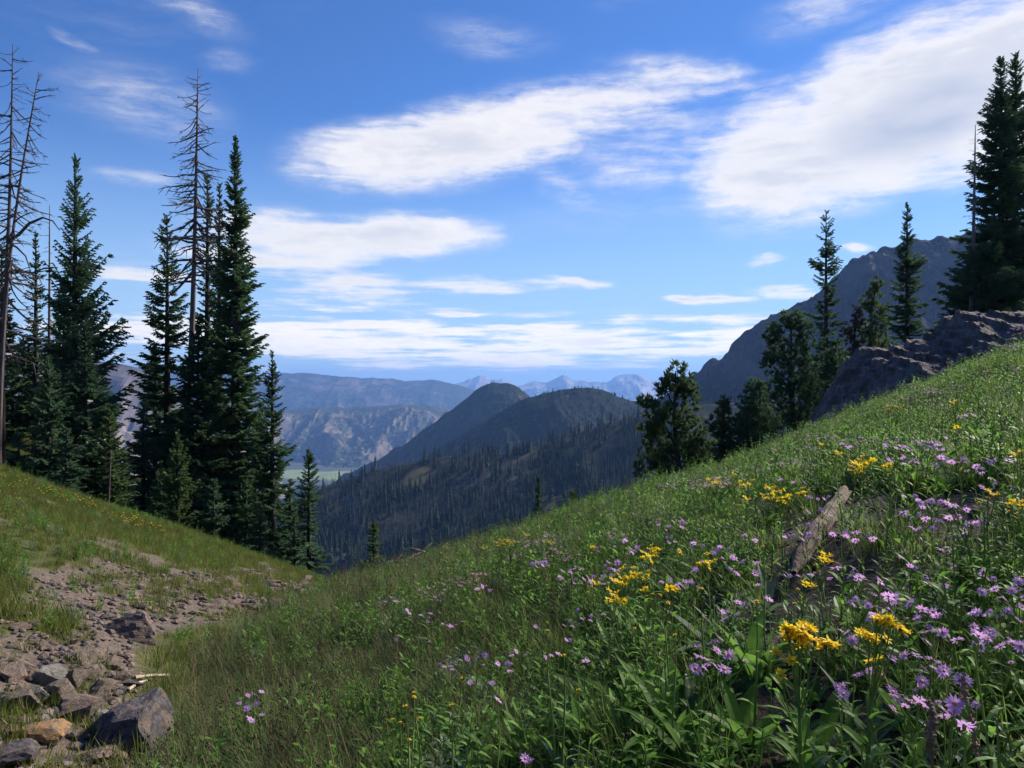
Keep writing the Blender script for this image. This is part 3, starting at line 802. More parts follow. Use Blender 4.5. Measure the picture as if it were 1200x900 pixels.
fir('young_pine', 672, 573, 640, 36, 17, 'short bushy pine behind the meadow crest, right of the narrow fir', prof=[4, 10, 15, 19, 18], seed=22, dz=.2, mat='needles_pine', el_low=25, el_top=60, cat='pine tree')
# ---- right group
fir('fir_tree', 968, 246, 520, 42, 30, 'dark fir with a ragged sparse top, tallest of the clump left of the outcrop', prof=[3, 12, 17, 19, 18, 22, 30, 36, 40, 44], seed=23, nb=(3, 5), gap=.15, dz=.40)
fir('fir_tree', 1063, 235, 440, 40, 26, 'single slim fir standing behind the rock outcrop', prof=[1, 7, 12, 17, 20, 23, 25, 24], seed=24, nb=(6, 7), dz=.28, mat='needles_blue')
fir('fir_tree', 1173, 66, 420, 35, 62, 'left one of the huge dark twin firs at the right edge', prof=[3, 13, 20, 26, 31, 36, 44, 60, 62], seed=25, nb=(6, 8), dz=.24, side=lambda a, t: 1.1 if math.cos(a) < 0 else .9)
fir('fir_tree', 1190, 60, 420, 36, 62, 'right one of the huge dark twin firs, cut by the picture edge', prof=[3, 12, 20, 27, 33, 40, 50, 58, 60], seed=26, nb=(6, 8), dz=.24)
fir('fir_tree', 1150, 290, 410, 33, 50, 'low broad fir at the foot of the twin firs', prof=[10, 24, 36, 44, 48, 42], seed=27, nb=(6, 8), dz=.24)


# ---- pines with upturned tufts
def pine(name, u, vt, vb, d, blobs, label, seed, mat='needles_pine', ntuft=26, cat='pine tree', tuft=.26):
    """blobs: (u, v, half width, half height) of the foliage masses; each is a limb with tufts"""
    rng = np.random.default_rng(seed); x, y, z = spot(u, d)
    root = obj(name, None, loc=(x, y, z), label=label, cat=cat)
    top = (450 - vt) / F * d; H = top - z
    g = Geo(); wood = Geo()
    wood.tube([[0, 0, -.3], [.1, 0, H * .3], [-.06, .05, H * .62], [0, 0, H * .93]], [H * .024, H * .019, H * .012, .02], 8)
    for (bu, bv, bw, bh) in blobs:
        c = px(bu, bv, d) - np.array([x, y, z]); c[1] += rng.uniform(-.5, .5) * bw / F * d
        w_, h_ = bw / F * d, bh / F * d
        b0 = np.array([0, 0, max(.2, c[2] - abs(c[0]) * .6 - h_)])
        md = (b0 + c) / 2 + [0, 0, -.1]
        wood.tube([b0, md, c, c + [0, 0, h_ * .6]], [.05, .035, .02, .01], 5)
        n = int(ntuft * (w_ * h_) ** .75 * 4.6) + 10
        p = rng.normal(0, 1, (n, 3)); p = unit(p) * (rng.random(n) ** .6)[:, None] * np.array([w_, w_ * .95, h_]) + c
        m = 11; nn = n * m
        outw = unit(p - c + [0, 0, h_ * .5]); ax = unit(outw * .5 + np.array([0, 0, 1.0]) * .8 + rng.normal(0, .25, (n, 3)))
        d3 = unit(np.repeat(ax, m, 0) * 1.0 + rng.normal(0, .62, (nn, 3))) * (tuft * rng.uniform(.55, 1.1, nn))[:, None]
        w3 = unit(np.cross(d3, rng.normal(0, 1, d3.shape))) * .034
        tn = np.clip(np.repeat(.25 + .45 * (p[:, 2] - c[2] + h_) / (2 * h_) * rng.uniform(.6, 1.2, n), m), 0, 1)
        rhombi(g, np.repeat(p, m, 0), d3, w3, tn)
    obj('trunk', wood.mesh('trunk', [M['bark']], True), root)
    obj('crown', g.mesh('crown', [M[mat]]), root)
    return root


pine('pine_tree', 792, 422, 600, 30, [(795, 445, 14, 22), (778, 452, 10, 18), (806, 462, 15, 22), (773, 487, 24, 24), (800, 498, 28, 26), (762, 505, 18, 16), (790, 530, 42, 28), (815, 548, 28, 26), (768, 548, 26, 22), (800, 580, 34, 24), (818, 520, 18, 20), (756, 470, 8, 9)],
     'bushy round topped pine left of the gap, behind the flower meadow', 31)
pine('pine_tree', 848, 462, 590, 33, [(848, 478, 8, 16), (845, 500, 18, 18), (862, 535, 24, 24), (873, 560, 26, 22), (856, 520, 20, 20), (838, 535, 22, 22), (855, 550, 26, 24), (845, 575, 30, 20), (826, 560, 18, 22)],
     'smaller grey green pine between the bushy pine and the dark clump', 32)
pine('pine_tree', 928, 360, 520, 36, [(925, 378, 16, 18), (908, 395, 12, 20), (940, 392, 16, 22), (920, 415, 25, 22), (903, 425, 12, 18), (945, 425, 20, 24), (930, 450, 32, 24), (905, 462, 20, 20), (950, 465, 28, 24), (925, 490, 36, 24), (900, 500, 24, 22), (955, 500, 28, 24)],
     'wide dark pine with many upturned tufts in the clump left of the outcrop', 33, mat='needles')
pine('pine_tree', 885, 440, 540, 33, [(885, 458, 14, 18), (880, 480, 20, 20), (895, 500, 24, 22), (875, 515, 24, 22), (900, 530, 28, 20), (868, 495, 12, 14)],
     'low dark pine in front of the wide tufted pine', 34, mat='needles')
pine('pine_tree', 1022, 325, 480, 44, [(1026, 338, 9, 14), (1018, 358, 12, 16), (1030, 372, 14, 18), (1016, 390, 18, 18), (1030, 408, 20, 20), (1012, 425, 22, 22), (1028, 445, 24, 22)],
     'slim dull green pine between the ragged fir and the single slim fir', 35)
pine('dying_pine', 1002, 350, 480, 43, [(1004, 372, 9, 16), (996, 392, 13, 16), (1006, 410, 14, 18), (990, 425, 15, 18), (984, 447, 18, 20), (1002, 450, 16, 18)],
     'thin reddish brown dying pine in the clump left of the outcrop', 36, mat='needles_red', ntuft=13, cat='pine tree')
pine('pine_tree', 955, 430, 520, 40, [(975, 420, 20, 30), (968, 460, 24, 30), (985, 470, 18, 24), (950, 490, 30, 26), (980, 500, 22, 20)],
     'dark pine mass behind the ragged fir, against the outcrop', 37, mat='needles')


# ---- dead trees
def twig_mesh(seed, curl):
    rng = np.random.default_rng(seed); g = Geo()
    t = np.linspace(0, 1, 7); wob = np.cumsum(rng.normal(0, .018, 7))
    P = np.stack([t, wob, curl * np.sin(t * 2.2) * .38 - .18 * t * t * abs(curl) + np.cumsum(rng.normal(0, .015, 7))], -1)
    g.tube(P, .023 * (1 - t) + .008, 4)
    for k in range(6):
        q = rng.uniform(.3, .95); i = int(q * 6); b = P[i]
        d = np.array([rng.uniform(.1, .25), rng.uniform(-.2, .2), rng.uniform(-.22, .1)])
        g.tube([b, b + d * .5 + [0, 0, .01], b + d], [.011, .009, .005], 3)
    return g.mesh('bare_branch', [M['deadwood']])


TW_DOWN = [twig_mesh(60 + k, c) for k, c in enumerate((-.5, -.2, .3, -.9, -1.3))]


def snag(name, ut, vt, ub, d, r, label, seed, v0, v1, Lfun, n, bend=0.0, group=None, skew=0):
    rng = random.Random(seed); x, y, z = spot(ub, d); top = px(ut, vt, d); H = top[2] - z; lx = top[0] - x
    root = obj(name, None, loc=(x, y, z), label=label, cat='dead tree', group=group)
    obj('trunk', trunk_geo(H, r, (lx, 0), bend, n=8, top=1.0).mesh('trunk', [M['deadwood']], True), root)
    for k in range(n):
        v = v0 + (v1 - v0) * (k + rng.random()) / n
        zz = (450 - v) / F * d - z; t = zz / H
        if t > .99 or t < 0: continue
        px_ = lx * t + bend * math.sin(t * math.pi)
        az = rng.random() * 2 * math.pi
        if rng.random() < .6: az = rng.choice([0, math.pi]) + rng.uniform(-.5, .5)
        if skew and rng.random() < .35: az = rng.uniform(-.6, .6) + (0 if skew > 0 else math.pi)
        L = Lfun(t) * rng.uniform(.45, 1.1)
        th = min(1.6, .65 / max(L, .2)) if L < .8 else 1.0
        b = obj('branch', rng.choice(TW_DOWN), root, loc=(px_, 0, zz), rot=(rng.uniform(-.3, .3), rng.uniform(-.25, .35) - .5 * (t > .9), az), scale=(L, L * .9, L))
    return root


snag('dead_tree', 232, 80, 214, 31, .17, 'tall grey snag with short drooping bare branches, highest of the left group', 1, 92, 330, lambda t: .45 + 2.6 * min(1, (1 - t) * 3) * .5, 130, .10)
snag('dead_tree', 15, 52, -6, 26, .09, 'bare grey snag with a thin bent top at the far left edge', 2, 60, 420, lambda t: .6 + 1.7 * (1 - t), 100, .12)
snag('dead_tree', 46, 84, -2, 25, .075, 'leaning dead stem with hanging twigs, second from the left edge', 3, 100, 330, lambda t: .5 + 1.5 * (1 - t), 80, -.35, skew=1)
snag('dead_tree', 58, 240, 56, 31, .08, 'thin bare dead pole just left of the tall feathery spruce', 4, 250, 420, lambda t: .4, 26, .02)
snag('dead_tree', 1143, 146, 1134, 33, .13, 'broken grey snag leaning beside the huge twin firs', 5, 155, 330, lambda t: .3 + .5 * (1 - t), 40, .05, skew=-1)
snag('dead_sapling', 130, 528, 126, 24, .035, 'small pale dead sapling at the foot of the spruce group', 6, 530, 575, lambda t: .3, 8)
# arching dead bough of the second left stem
g = Geo(); P = np.array([px(8, 283, 25), px(22, 275, 25), px(34, 262, 25), px(50, 255, 25), px(62, 259, 25), px(70, 270, 25)])
g.tube(P, [.06, .05, .045, .035, .025, .012], 6)
P2 = np.array([px(8, 283, 25), px(20, 290, 25), px(30, 300, 25), px(36, 318, 25)]); g.tube(P2, [.04, .035, .025, .012], 5)
second = [o for o in bpy.data.objects if o.get('label', '').startswith('leaning dead stem')][0]
bpy.context.view_layer.update()
b = obj('bough', g.mesh('bough', [M['deadwood']], True), second, loc=-Vector(second.location))


# ------------------------------------------------------------------ rocks
def ico(sub=3):
    import bmesh
    bm = bmesh.new(); bmesh.ops.create_icosphere(bm, subdivisions=sub, radius=1.0)
    V = np.array([v.co[:] for v in bm.verts]); Fc = np.array([[v.index for v in f.verts] for f in bm.faces]); bm.free(); return V, Fc


ICO3, ICO4, ICO2 = ico(3), ico(4), ico(2)


def rock_mesh(seed, base=ICO3, cuts=12, mats=None, rough=.05, dims=(1, .8, .65)):
    rng = np.random.default_rng(seed); V, Fc = base; V = V.copy() * 1.25
    for k in range(cuts):
        n = unit(rng.normal(0, 1, 3)); d = rng.uniform(.50, .88)
        s = V @ n; ex = np.maximum(s - d, 0); V = V - ex[:, None] * n[None] * .97
    V = V * np.array(dims)
    V += unit(V) * (rough * fbm(V[:, 0] * 2.5, V[:, 1] * 2.5, V[:, 2] * 2.5 + seed, oct=5, seed=seed, ridged=True, rough=.55))[:, None]
    return mesh('rock', V, [(Fc, 0)], mats or [M['rock']], False)


def place_rock(me, u, v, w_px, label, mat=None, name='rock', group=None, rotz=None, h=.0, sink=.3, seed=0, sc=(1, 1, 1), tilt=.3, cat='rock'):
    rng = random.Random(seed * 7 + int(u * 3 + v)); x, y, z = hit(u, v)
    s = w_px / F * y * .5 / .95
    o = obj(name, me, loc=(x, y, g1(x, y) + s * (.62 - sink)), rot=(rng.uniform(-tilt, tilt), rng.uniform(-tilt, tilt), rng.uniform(0, 6) if rotz is None else rotz), scale=(s * sc[0], s * sc[1], s * sc[2]), label=label, cat=cat, group=group)
    if mat:
        o.material_slots[0].link = 'OBJECT'; o.material_slots[0].material = mat
    return o


def hero_rock(seed, u, v, w, label, mat, sc=(1, .8, .7), **kw):
    kw['sink'] = kw.get('sink', .2) + .20; sc = (sc[0], sc[1], sc[2] * .88)
    me = rock_mesh(seed, ICO4, 13, [M[mat]], .10, (1, 1, 1)); return place_rock(me, u, v, w, label, name='boulder', sc=sc, cat='boulder', seed=seed, **kw)


hero_rock(101, 146, 880, 104, 'large dark angular boulder with a pale right edge at the bottom left', 'rock_dark', (1, .85, .92), rotz=1.9, sink=.08, tilt=.2)
hero_rock(102, 160, 745, 62, 'brown wedge shaped boulder lying alone above the rock pile', 'rock_tan', (1, .8, .62), rotz=.2, sink=.22, tilt=.15)
hero_rock(103, 108, 778, 40, 'rounded brown grey boulder on the upper edge of the rock pile', 'rock', (1, .8, .75), sink=.2)
hero_rock(104, 132, 783, 26, 'tan stone leaning on the right of the rounded brown boulder', 'rock_tan', (1, .8, .85), sink=.2)
hero_rock(105, 58, 800, 44, 'pale flat whitish boulder in the middle of the rock pile', 'rock_pale', (1, .8, .55), sink=.1)
hero_rock(106, 40, 822, 40, 'grey pale streaked boulder under the whitish boulder', 'rock_pale', (1, .9, .8), sink=.2)
hero_rock(107, 90, 842, 66, 'long brown slab above the orange rock', 'rock_tan', (1, .7, .5), rotz=.2, sink=.1)
hero_rock(108, 55, 868, 66, 'orange lichen coloured rock at the bottom left', 'rock_orange', (1, .6, .55), rotz=.5, sink=.15)
hero_rock(109, 20, 900, 80, 'dark brown slab in the bottom left corner', 'rock_dark', (1, .8, .45), rotz=.1, sink=.1)
hero_rock(110, 12, 795, 36, 'purple brown block at the left edge of the rock pile', 'rock_tan', (1, .8, .8), sink=.2)
hero_rock(111, 85, 805, 40, 'grey slab right of the whitish boulder', 'rock', (1, .8, .6), sink=.1)
hero_rock(112, 118, 818, 38, 'smooth grey boulder at the right end of the rock pile', 'rock', (1, .8, .8), sink=.1)
hero_rock(113, 100, 795, 34, 'grey block behind the grey slab of the pile', 'rock', (1, .8, .7), sink=.1)
hero_rock(114, 20, 830, 52, 'dark grey block at the left edge below the purple brown block', 'rock', (1, .9, .7), sink=.1)
hero_rock(115, 68, 828, 44, 'angular grey brown block in the centre of the pile', 'rock', (1, .9, .7), sink=.1)
hero_rock(116, 150, 805, 30, 'flat dark slab sticking out of the grass right of the pile', 'rock_dark', (1, .8, .35), sink=.2)
hero_rock(117, 120, 892, 60, 'brown rock under the left side of the dark angular boulder', 'rock_tan', (1, .9, .5), sink=.3)
hero_rock(118, 112, 855, 36, 'yellowish crumbly rock between the brown slab and the dark boulder', 'rock_pale', (1, .9, .7), sink=.25)

ROCKS = [rock_mesh(200 + k, ICO3, 9 + k % 4, [M['rock']], .10, (1, .85 - .03 * (k % 5), .72 - .04 * (k % 4))) for k in range(9)]
SMALL = [rock_mesh(300 + k, ICO2, 8, [M['rock']], .03, (1, .8, .6)) for k in range(6)]
rr = random.Random(9)
ROCKM = ['rock', 'rock', 'rock_tan', 'rock', 'rock_tan', 'rock', 'rock_tan', 'rock', 'rock_dark']


def rub(poly_px, n, smin, smax, label, group, seed):
    r_ = random.Random(seed); us = [p[0] for p in poly_px]; vs = [p[1] for p in poly_px]; c = 0; tries = 0
    while c < n and tries < n * 40:
        tries += 1
        u = r_.uniform(min(us), max(us)); v = r_.uniform(min(vs), max(vs))
        if not in_poly(np.array([u]), np.array([v]), poly_px)[0]: continue
        s = smin + (smax - smin) * r_.random() ** 2.2
        place_rock(r_.choice(ROCKS), u, v, s, label, M[r_.choice(ROCKM)], group=group, seed=c + seed, sink=.44, tilt=.35, sc=(1, 1, .8)); c += 1


rub([(0, 775), (60, 768), (150, 775), (160, 815), (100, 830), (0, 835)], 34, 12, 30, 'broken grey brown rock piled among the boulders at the bottom left', 'rocks of the pile at the bottom left', 1)
rub([(0, 835), (100, 845), (200, 870), (200, 900), (0, 900)], 15, 10, 24, 'small rock lying between the bottom left boulders', 'rocks between the bottom left boulders', 2)
rub([(215, 700), (262, 678), (372, 680), (350, 700), (290, 718), (240, 728)], 95, 6, 19, 'angular stone in the rubble strip of the draw', 'stones of the rubble strip in the draw', 3)
rub([(60, 745), (120, 712), (200, 690), (230, 720), (150, 730), (130, 765), (60, 762), (0, 760), (0, 700)], 66, 5, 18, 'loose stone on the bare earth of the left bank', 'loose stones on the bare earth', 4)
rub([(860, 860), (880, 720), (1060, 640), (1180, 600), (1080, 760), (1080, 900)], 12, 8, 22, 'dark stone half buried in the soil between the flowers', 'stones in the soil between the flowers', 5)
# gravel too small to pick apart
def gravel():
    rng = np.random.default_rng(4); g = Geo(); V0, F0 = ico(1)
    for poly, n, s0, s1 in ((RUBBLE, 3000, .02, .07), (PILE, 900, .02, .06), (BARE, 1500, .012, .045), (SOIL, 1800, .006, .022)):
        P = np.array(poly); x = rng.uniform(P[:, 0].min(), P[:, 0].max(), n); y = rng.uniform(P[:, 1].min(), P[:, 1].max(), n)
        k = in_poly(x, y, poly); x, y = x[k], y[k]; z = G(x, y)
        for a, b, c in zip(x, y, z):
            s = rng.uniform(s0, s1); V = V0 * rng.uniform(.6, 1.1, V0.shape) * np.array([1, .8, .6]) * s
            th = rng.random() * 6.28; ct, st = math.cos(th), math.sin(th); V = V @ np.array([[ct, st, 0], [-st, ct, 0], [0, 0, 1]])
            g.add(V + [a, b, c + s * .2], F0, int(rng.integers(3)))
    obj('gravel', g.mesh('gravel', [M['rock'], M['rock_tan'], M['rock_dark']]), kind='stuff', label='fine gravel and chips on the bare soil', cat='gravel')


gravel()


# ------------------------------------------------------------------ the rock outcrop
def outcrop():
    d = 24.0
    cu = np.array([930, 955, 970, 985, 1000, 1015, 1030, 1048, 1065, 1080, 1095, 1105, 1120, 1150, 1180, 1210, 1260, 1400], float)
    cv = np.array([535, 500, 468, 440, 424, 410, 407, 409, 408, 400, 391, 383, 376, 375, 373, 366, 350, 320], float)
    cx = (cu - 600) / F * d; cz = (450 - cv) / F * d
    xs = np.linspace(cx[0], cx[-1], 250); ys = np.linspace(15.5, 31, 170); X, Y = np.meshgrid(xs, ys)
    zc = np.interp(X, cx, cz); wob = .5 * fbm(X / 1.6, Y / 1.6, oct=3, seed=61)
    dy = d + wob - Y
    gz = ground_smooth(X, Y) - .6
    fall = np.where(dy > 0, (np.clip(dy, 0, 9) / 5.5) ** 1.3, (np.clip(-dy, 0, 9) / 3.2) ** 1.5)
    Z = zc - fall * (zc - gz + 1.0).clip(1.0)
    Z += .34 * fbm(X / 1.3, Y / 1.3, oct=5, seed=63, ridged=True, rough=.6) + .08 * fbm(X / .28, Y / .28, oct=3, seed=64, ridged=True)
    # tilted beds: steps in height along dipping layers
    q = Z + .30 * X - .25 * Y + .35 * fbm(X / 1.5, Y / 1.5, oct=3, seed=65); st = .34
    Z = Z + .75 * (np.round(q / st + .5 * vn(X / .7, Y / .7, seed=66)) * st - q) * .62
    Z = np.maximum(Z, gz)
    n = 250; i = np.arange(169)[:, None]; j = np.arange(n - 1)[None, :]
    f = np.stack([i * n + j, i * n + j + 1, (i + 1) * n + j + 1, (i + 1) * n + j], -1).reshape(-1, 4)
    m = plain('outcrop_rock', (.050, .043, .048), (.175, .150, .155), 3.4, .95, .10, c3=(.075, .062, .055))
    obj('rock_outcrop', mesh('rock_outcrop', np.stack([X, Y, Z], -1).reshape(-1, 3), [(f, 0)], [m], False),
        label='layered dark grey rock outcrop rising behind the flower meadow on the right', cat='rock outcrop')


outcrop()


# ------------------------------------------------------------------ plants: pieces
def blade(g, p, az, L, w, bend, rng, mat=0, tint=.5, seg=3, e0=1.25):
    """one grass blade as a tapering strip"""
    t = np.linspace(0, 1, seg + 1); o = np.array([math.cos(az), math.sin(az), 0]); sd = np.array([-math.sin(az), math.cos(az), 0])
    e = e0 - bend * t; st = L / seg
    pos = np.zeros((seg + 1, 3)); pos[0] = p
    for i in range(1, seg + 1): pos[i] = pos[i - 1] + st * (math.cos(e[i - 1]) * o + math.sin(e[i - 1]) * np.array([0, 0, 1.0]))
    ww = w * (1 - t ** 1.6)
    V = []
    for i in range(seg): V += [pos[i] - sd * ww[i], pos[i] + sd * ww[i]]
    V.append(pos[-1]); f4 = np.array([[2 * i, 2 * i + 1, 2 * i + 3, 2 * i + 2] for i in range(seg - 1)])
    n0 = g.n; g.add(V, f4, mat, tint); g.Fq.setdefault((mat, 3), []).append(np.array([[n0 + 2 * seg - 2, n0 + 2 * seg - 1, n0 + 2 * seg]]))


def leaf(g, p, az, el, L, w, rng, mat=0, tint=.5, curl=.8, seg=4, fold=.25):
    """lance shaped leaf folded along its midrib"""
    t = np.linspace(0, 1, seg + 1); o = np.array([math.cos(az), math.sin(az), 0]); sd = np.array([-math.sin(az), math.cos(az), 0]); up = np.array([0, 0, 1.0])
    e = el - curl * t; st = L / seg; pos = np.zeros((seg + 1, 3)); pos[0] = p
    for i in range(1, seg + 1): pos[i] = pos[i - 1] + st * (math.cos(e[i - 1]) * o + math.sin(e[i - 1]) * up)
    prof = w * np.sin(np.clip(t * .93 + .07, 0, 1) * math.pi) ** .8
    V = []
    for i in range(seg + 1): V += [pos[i] + sd * prof[i] + up * prof[i] * fold, pos[i], pos[i] - sd * prof[i] + up * prof[i] * fold]
    f = []
    for i in range(seg):
        a = 3 * i; f += [[a, a + 1, a + 4, a + 3], [a + 1, a + 2, a + 5, a + 4]]
    g.add(V, np.array(f), mat, tint)


LIB = {}
def lib(group, g, mats, name):
    col = LIB.setdefault(group, bpy.data.collections.new(group + '_pieces'))
    o = bpy.data.objects.new(f"{group}_{len(col.objects):02d}", g.mesh(name, mats)); col.objects.link(o)


def tuft(seed, n, L, w, spread, mats, heads=0, bend=(.5, 1.6)):
    rng = np.random.default_rng(seed); g = Geo()
    for k in range(n):
        r = spread * math.sqrt(rng.random()); a = rng.random() * 6.28
        az = a + rng.normal(0, .8); l = L * rng.uniform(.45, 1.1)
        blade(g, np.array([r * math.cos(a), r * math.sin(a), -.03]), az, l, w * rng.uniform(.7, 1.3), rng.uniform(*bend), rng, 0 if rng.random() > .12 else 1, rng.random(), 4 if L > .2 else 3, rng.uniform(1.0, 1.5))
    for k in range(heads):
        r = spread * math.sqrt(rng.random()); a = rng.random() * 6.28; h = L * rng.uniform(.9, 1.35); ln = rng.uniform(-.22, .22, 2) * h
        p0 = np.array([r * math.cos(a), r * math.sin(a), 0]); p1 = p0 + [ln[0] * .4, ln[1] * .4, h * .6]; p2 = p0 + [ln[0], ln[1], h]
        g.tube([p0, p1, p2], [w * .5, w * .45, w * .35], 3, 1, .4, False)
        for q in range(rng.integers(1, 3)):
            c = p2 + rng.normal(0, .004, 3) + [0, 0, -.012 * q]; s = rng.uniform(.0030, .0046)
            V, Fc = ICO1; g.add(V * [s, s, s * 1.25] + c, Fc, 2, .5)
    return g


ICO1 = ico(1)
for k in range(7):
    lib('grass', tuft(400 + k, 60, .30, .0022, .10, None), [M['grass'], M['dry']], 'grass_tuft')
for k in range(6):
    lib('sedge', tuft(420 + k, 60, .30, .0021, .10, None, heads=(5, 2, 4, 1, 5, 3)[k]), [M['grass_dull'], M['dry'], M['seedhead']], 'sedge_tuft')
for k in range(6):
    lib('bank', tuft(440 + k, 70, .17, .0036, .15, None, bend=(.3, 1.2)), [M['grass_bank'], M['dry']], 'bank_tuft')


def herb(seed, H, n_leaf, L, w, stems=3, mats_i=0, bud=0):
    rng = np.random.default_rng(seed); g = Geo()
    for s in range(stems):
        a = rng.random() * 6.28; p0 = np.array([.04 * math.cos(a), .04 * math.sin(a), -.02]); h = H * rng.uniform(.65, 1.1)
        top = p0 + [rng.uniform(-.25, .25) * h, rng.uniform(-.25, .25) * h, h]; md = (p0 + top) / 2 + rng.normal(0, .015, 3)
        g.tube([p0, md, top], [.0028, .0024, .0015], 4, 1, .5, False)
        for k in range(n_leaf):
            t = (k + .4) / n_leaf; b = p0 * (1 - t) ** 2 + 2 * t * (1 - t) * md + t * t * top
            leaf(g, b, k * 2.4 + rng.uniform(-.4, .4), rng.uniform(.3, 1.0), L * (1.15 - .6 * t) * rng.uniform(.7, 1.2), w * (1.1 - .5 * t), rng, 0, rng.random(), rng.uniform(.3, 1.2), 3)
        for k in range(bud):
            c = top + rng.normal(0, .014, 3); V, Fc = ICO1; g.add(V * rng.uniform(.003, .0045) * np.array([1, 1, 1.8]) + c, Fc, 1, .6)
    return g


for k in range(6):
    lib('herb', herb(460 + k, .30, 11, .080, .0115, 4), [M['leaf'], M['stem']], 'leafy_herb')
for k in range(2):
    lib('herb', herb(470 + k, .38, 13, .075, .007, 4, bud=4), [M['leaf'], M['stem']], 'budding_herb')
for k in range(2):
    lib('herb', herb(480 + k, .22, 10, .07, .008, 5), [M['leaf_blue'], M['stem']], 'grey_herb')


def rosette(seed, n, L, w, mat):
    rng = np.random.default_rng(seed); g = Geo()
    for k in range(n): leaf(g, np.array([0, 0, -.01]), rng.random() * 6.28, rng.uniform(.5, 1.25), L * rng.uniform(.6, 1.1), w * rng.uniform(.7, 1.2), rng, 0, rng.random(), rng.uniform(.4, 1.4), 5)
    return g


for k in range(5):
    lib('broad', rosette(500 + k, 12, .22, .021, 0), [M['leaf' if k < 4 else 'leaf_blue']], 'broad_leaf_rosette')


def scatter_nodes():
    nt = bpy.data.node_groups.new('scatter', 'GeometryNodeTree')
    nt.interface.new_socket('Geometry', in_out='INPUT', socket_type='NodeSocketGeometry')
    nt.interface.new_socket('Pieces', in_out='INPUT', socket_type='NodeSocketCollection')
    nt.interface.new_socket('Geometry', in_out='OUTPUT', socket_type='NodeSocketGeometry')
    N = nt.nodes; gi = N.new('NodeGroupInput'); go = N.new('NodeGroupOutput')
    ci = N.new('GeometryNodeCollectionInfo'); ci.inputs['Separate Children'].default_value = True; ci.inputs['Reset Children'].default_value = True
    iop = N.new('GeometryNodeInstanceOnPoints'); iop.inputs['Pick Instance'].default_value = True
    def att(n, t):
        a = N.new('GeometryNodeInputNamedAttribute'); a.data_type = t; a.inputs['Name'].default_value = n; return a.outputs['Attribute']
    e2r = N.new('FunctionNodeEulerToRotation')
    L = nt.links
    L.new(gi.outputs[0], iop.inputs['Points']); L.new(gi.outputs[1], ci.inputs['Collection']); L.new(ci.outputs[0], iop.inputs['Instance'])
    L.new(att('pick', 'INT'), iop.inputs['Instance Index']); L.new(att('turn', 'FLOAT_VECTOR'), e2r.inputs[0]); L.new(e2r.outputs[0], iop.inputs['Rotation'])
    L.new(att('size', 'FLOAT_VECTOR'), iop.inputs['Scale']); L.new(iop.outputs[0], go.inputs[0])
    return nt


SC = scatter_nodes()


def scatter(name, group, x, y, size, label, cat, seed, tilt=.15, zs=None, dz=0):
    rng = np.random.default_rng(seed); n = len(x); z = G(x, y) + dz
    me = bpy.data.meshes.new(name); me.vertices.add(n)
    me.vertices.foreach_set('co', np.stack([x, y, z], -1).astype(np.float32).ravel())
    a = me.attributes.new('pick', 'INT', 'POINT'); a.data.foreach_set('value', rng.integers(0, len(LIB[group].objects), n).astype(np.int32))
    t = np.stack([rng.normal(0, tilt, n), rng.normal(0, tilt, n), rng.uniform(0, 6.28, n)], -1)
    a = me.attributes.new('turn', 'FLOAT_VECTOR', 'POINT'); a.data.foreach_set('vector', t.astype(np.float32).ravel())
    s = np.stack([size, size, size * (zs if zs is not None else 1)], -1)
    a = me.attributes.new('size', 'FLOAT_VECTOR', 'POINT'); a.data.foreach_set('vector', s.astype(np.float32).ravel())
    o = obj(name, me, kind='stuff', label=label, cat=cat)
    md = o.modifiers.new('scatter', 'NODES'); md.node_group = SC
    md[[i for i in SC.interface.items_tree if i.name == 'Pieces'][0].identifier] = LIB[group]
    return o


def cand(near_d, far_d, y0, y1, seed, um=.85):
    """points over the ground in view (and a margin): near_d per square metre close by, thinning to far_d"""
    rng = np.random.default_rng(seed); ys = np.linspace(y0, y1, 2000)
    dens = np.maximum(far_d, near_d * np.minimum(1, 4 / np.maximum(ys, .1))) * 2 * um * (ys + 2.6)
    c = np.concatenate([[0], np.cumsum(dens[:-1] * np.diff(ys))]); n = int(c[-1])
    y = np.interp(rng.random(n) * c[-1], c, ys)
    return rng.uniform(-um, um, n) * (y + 2.6), y, rng


LOGLINE = np.array([hit(u, v)[:2] for u, v in ((938, 700), (944, 678), (955, 655), (972, 622), (988, 592))])


def near_log(x, y):
    d = np.full(np.shape(x), 9.0)
    for a, b in zip(LOGLINE[:-1], LOGLINE[1:]):
        t = np.clip(((x - a[0]) * (b - a)[0] + (y - a[1]) * (b - a)[1]) / ((b - a) @ (b - a)), 0, 1)
        d = np.minimum(d, np.hypot(x - a[0] - t * (b - a)[0], y - a[1] - t * (b - a)[1]))
    return d


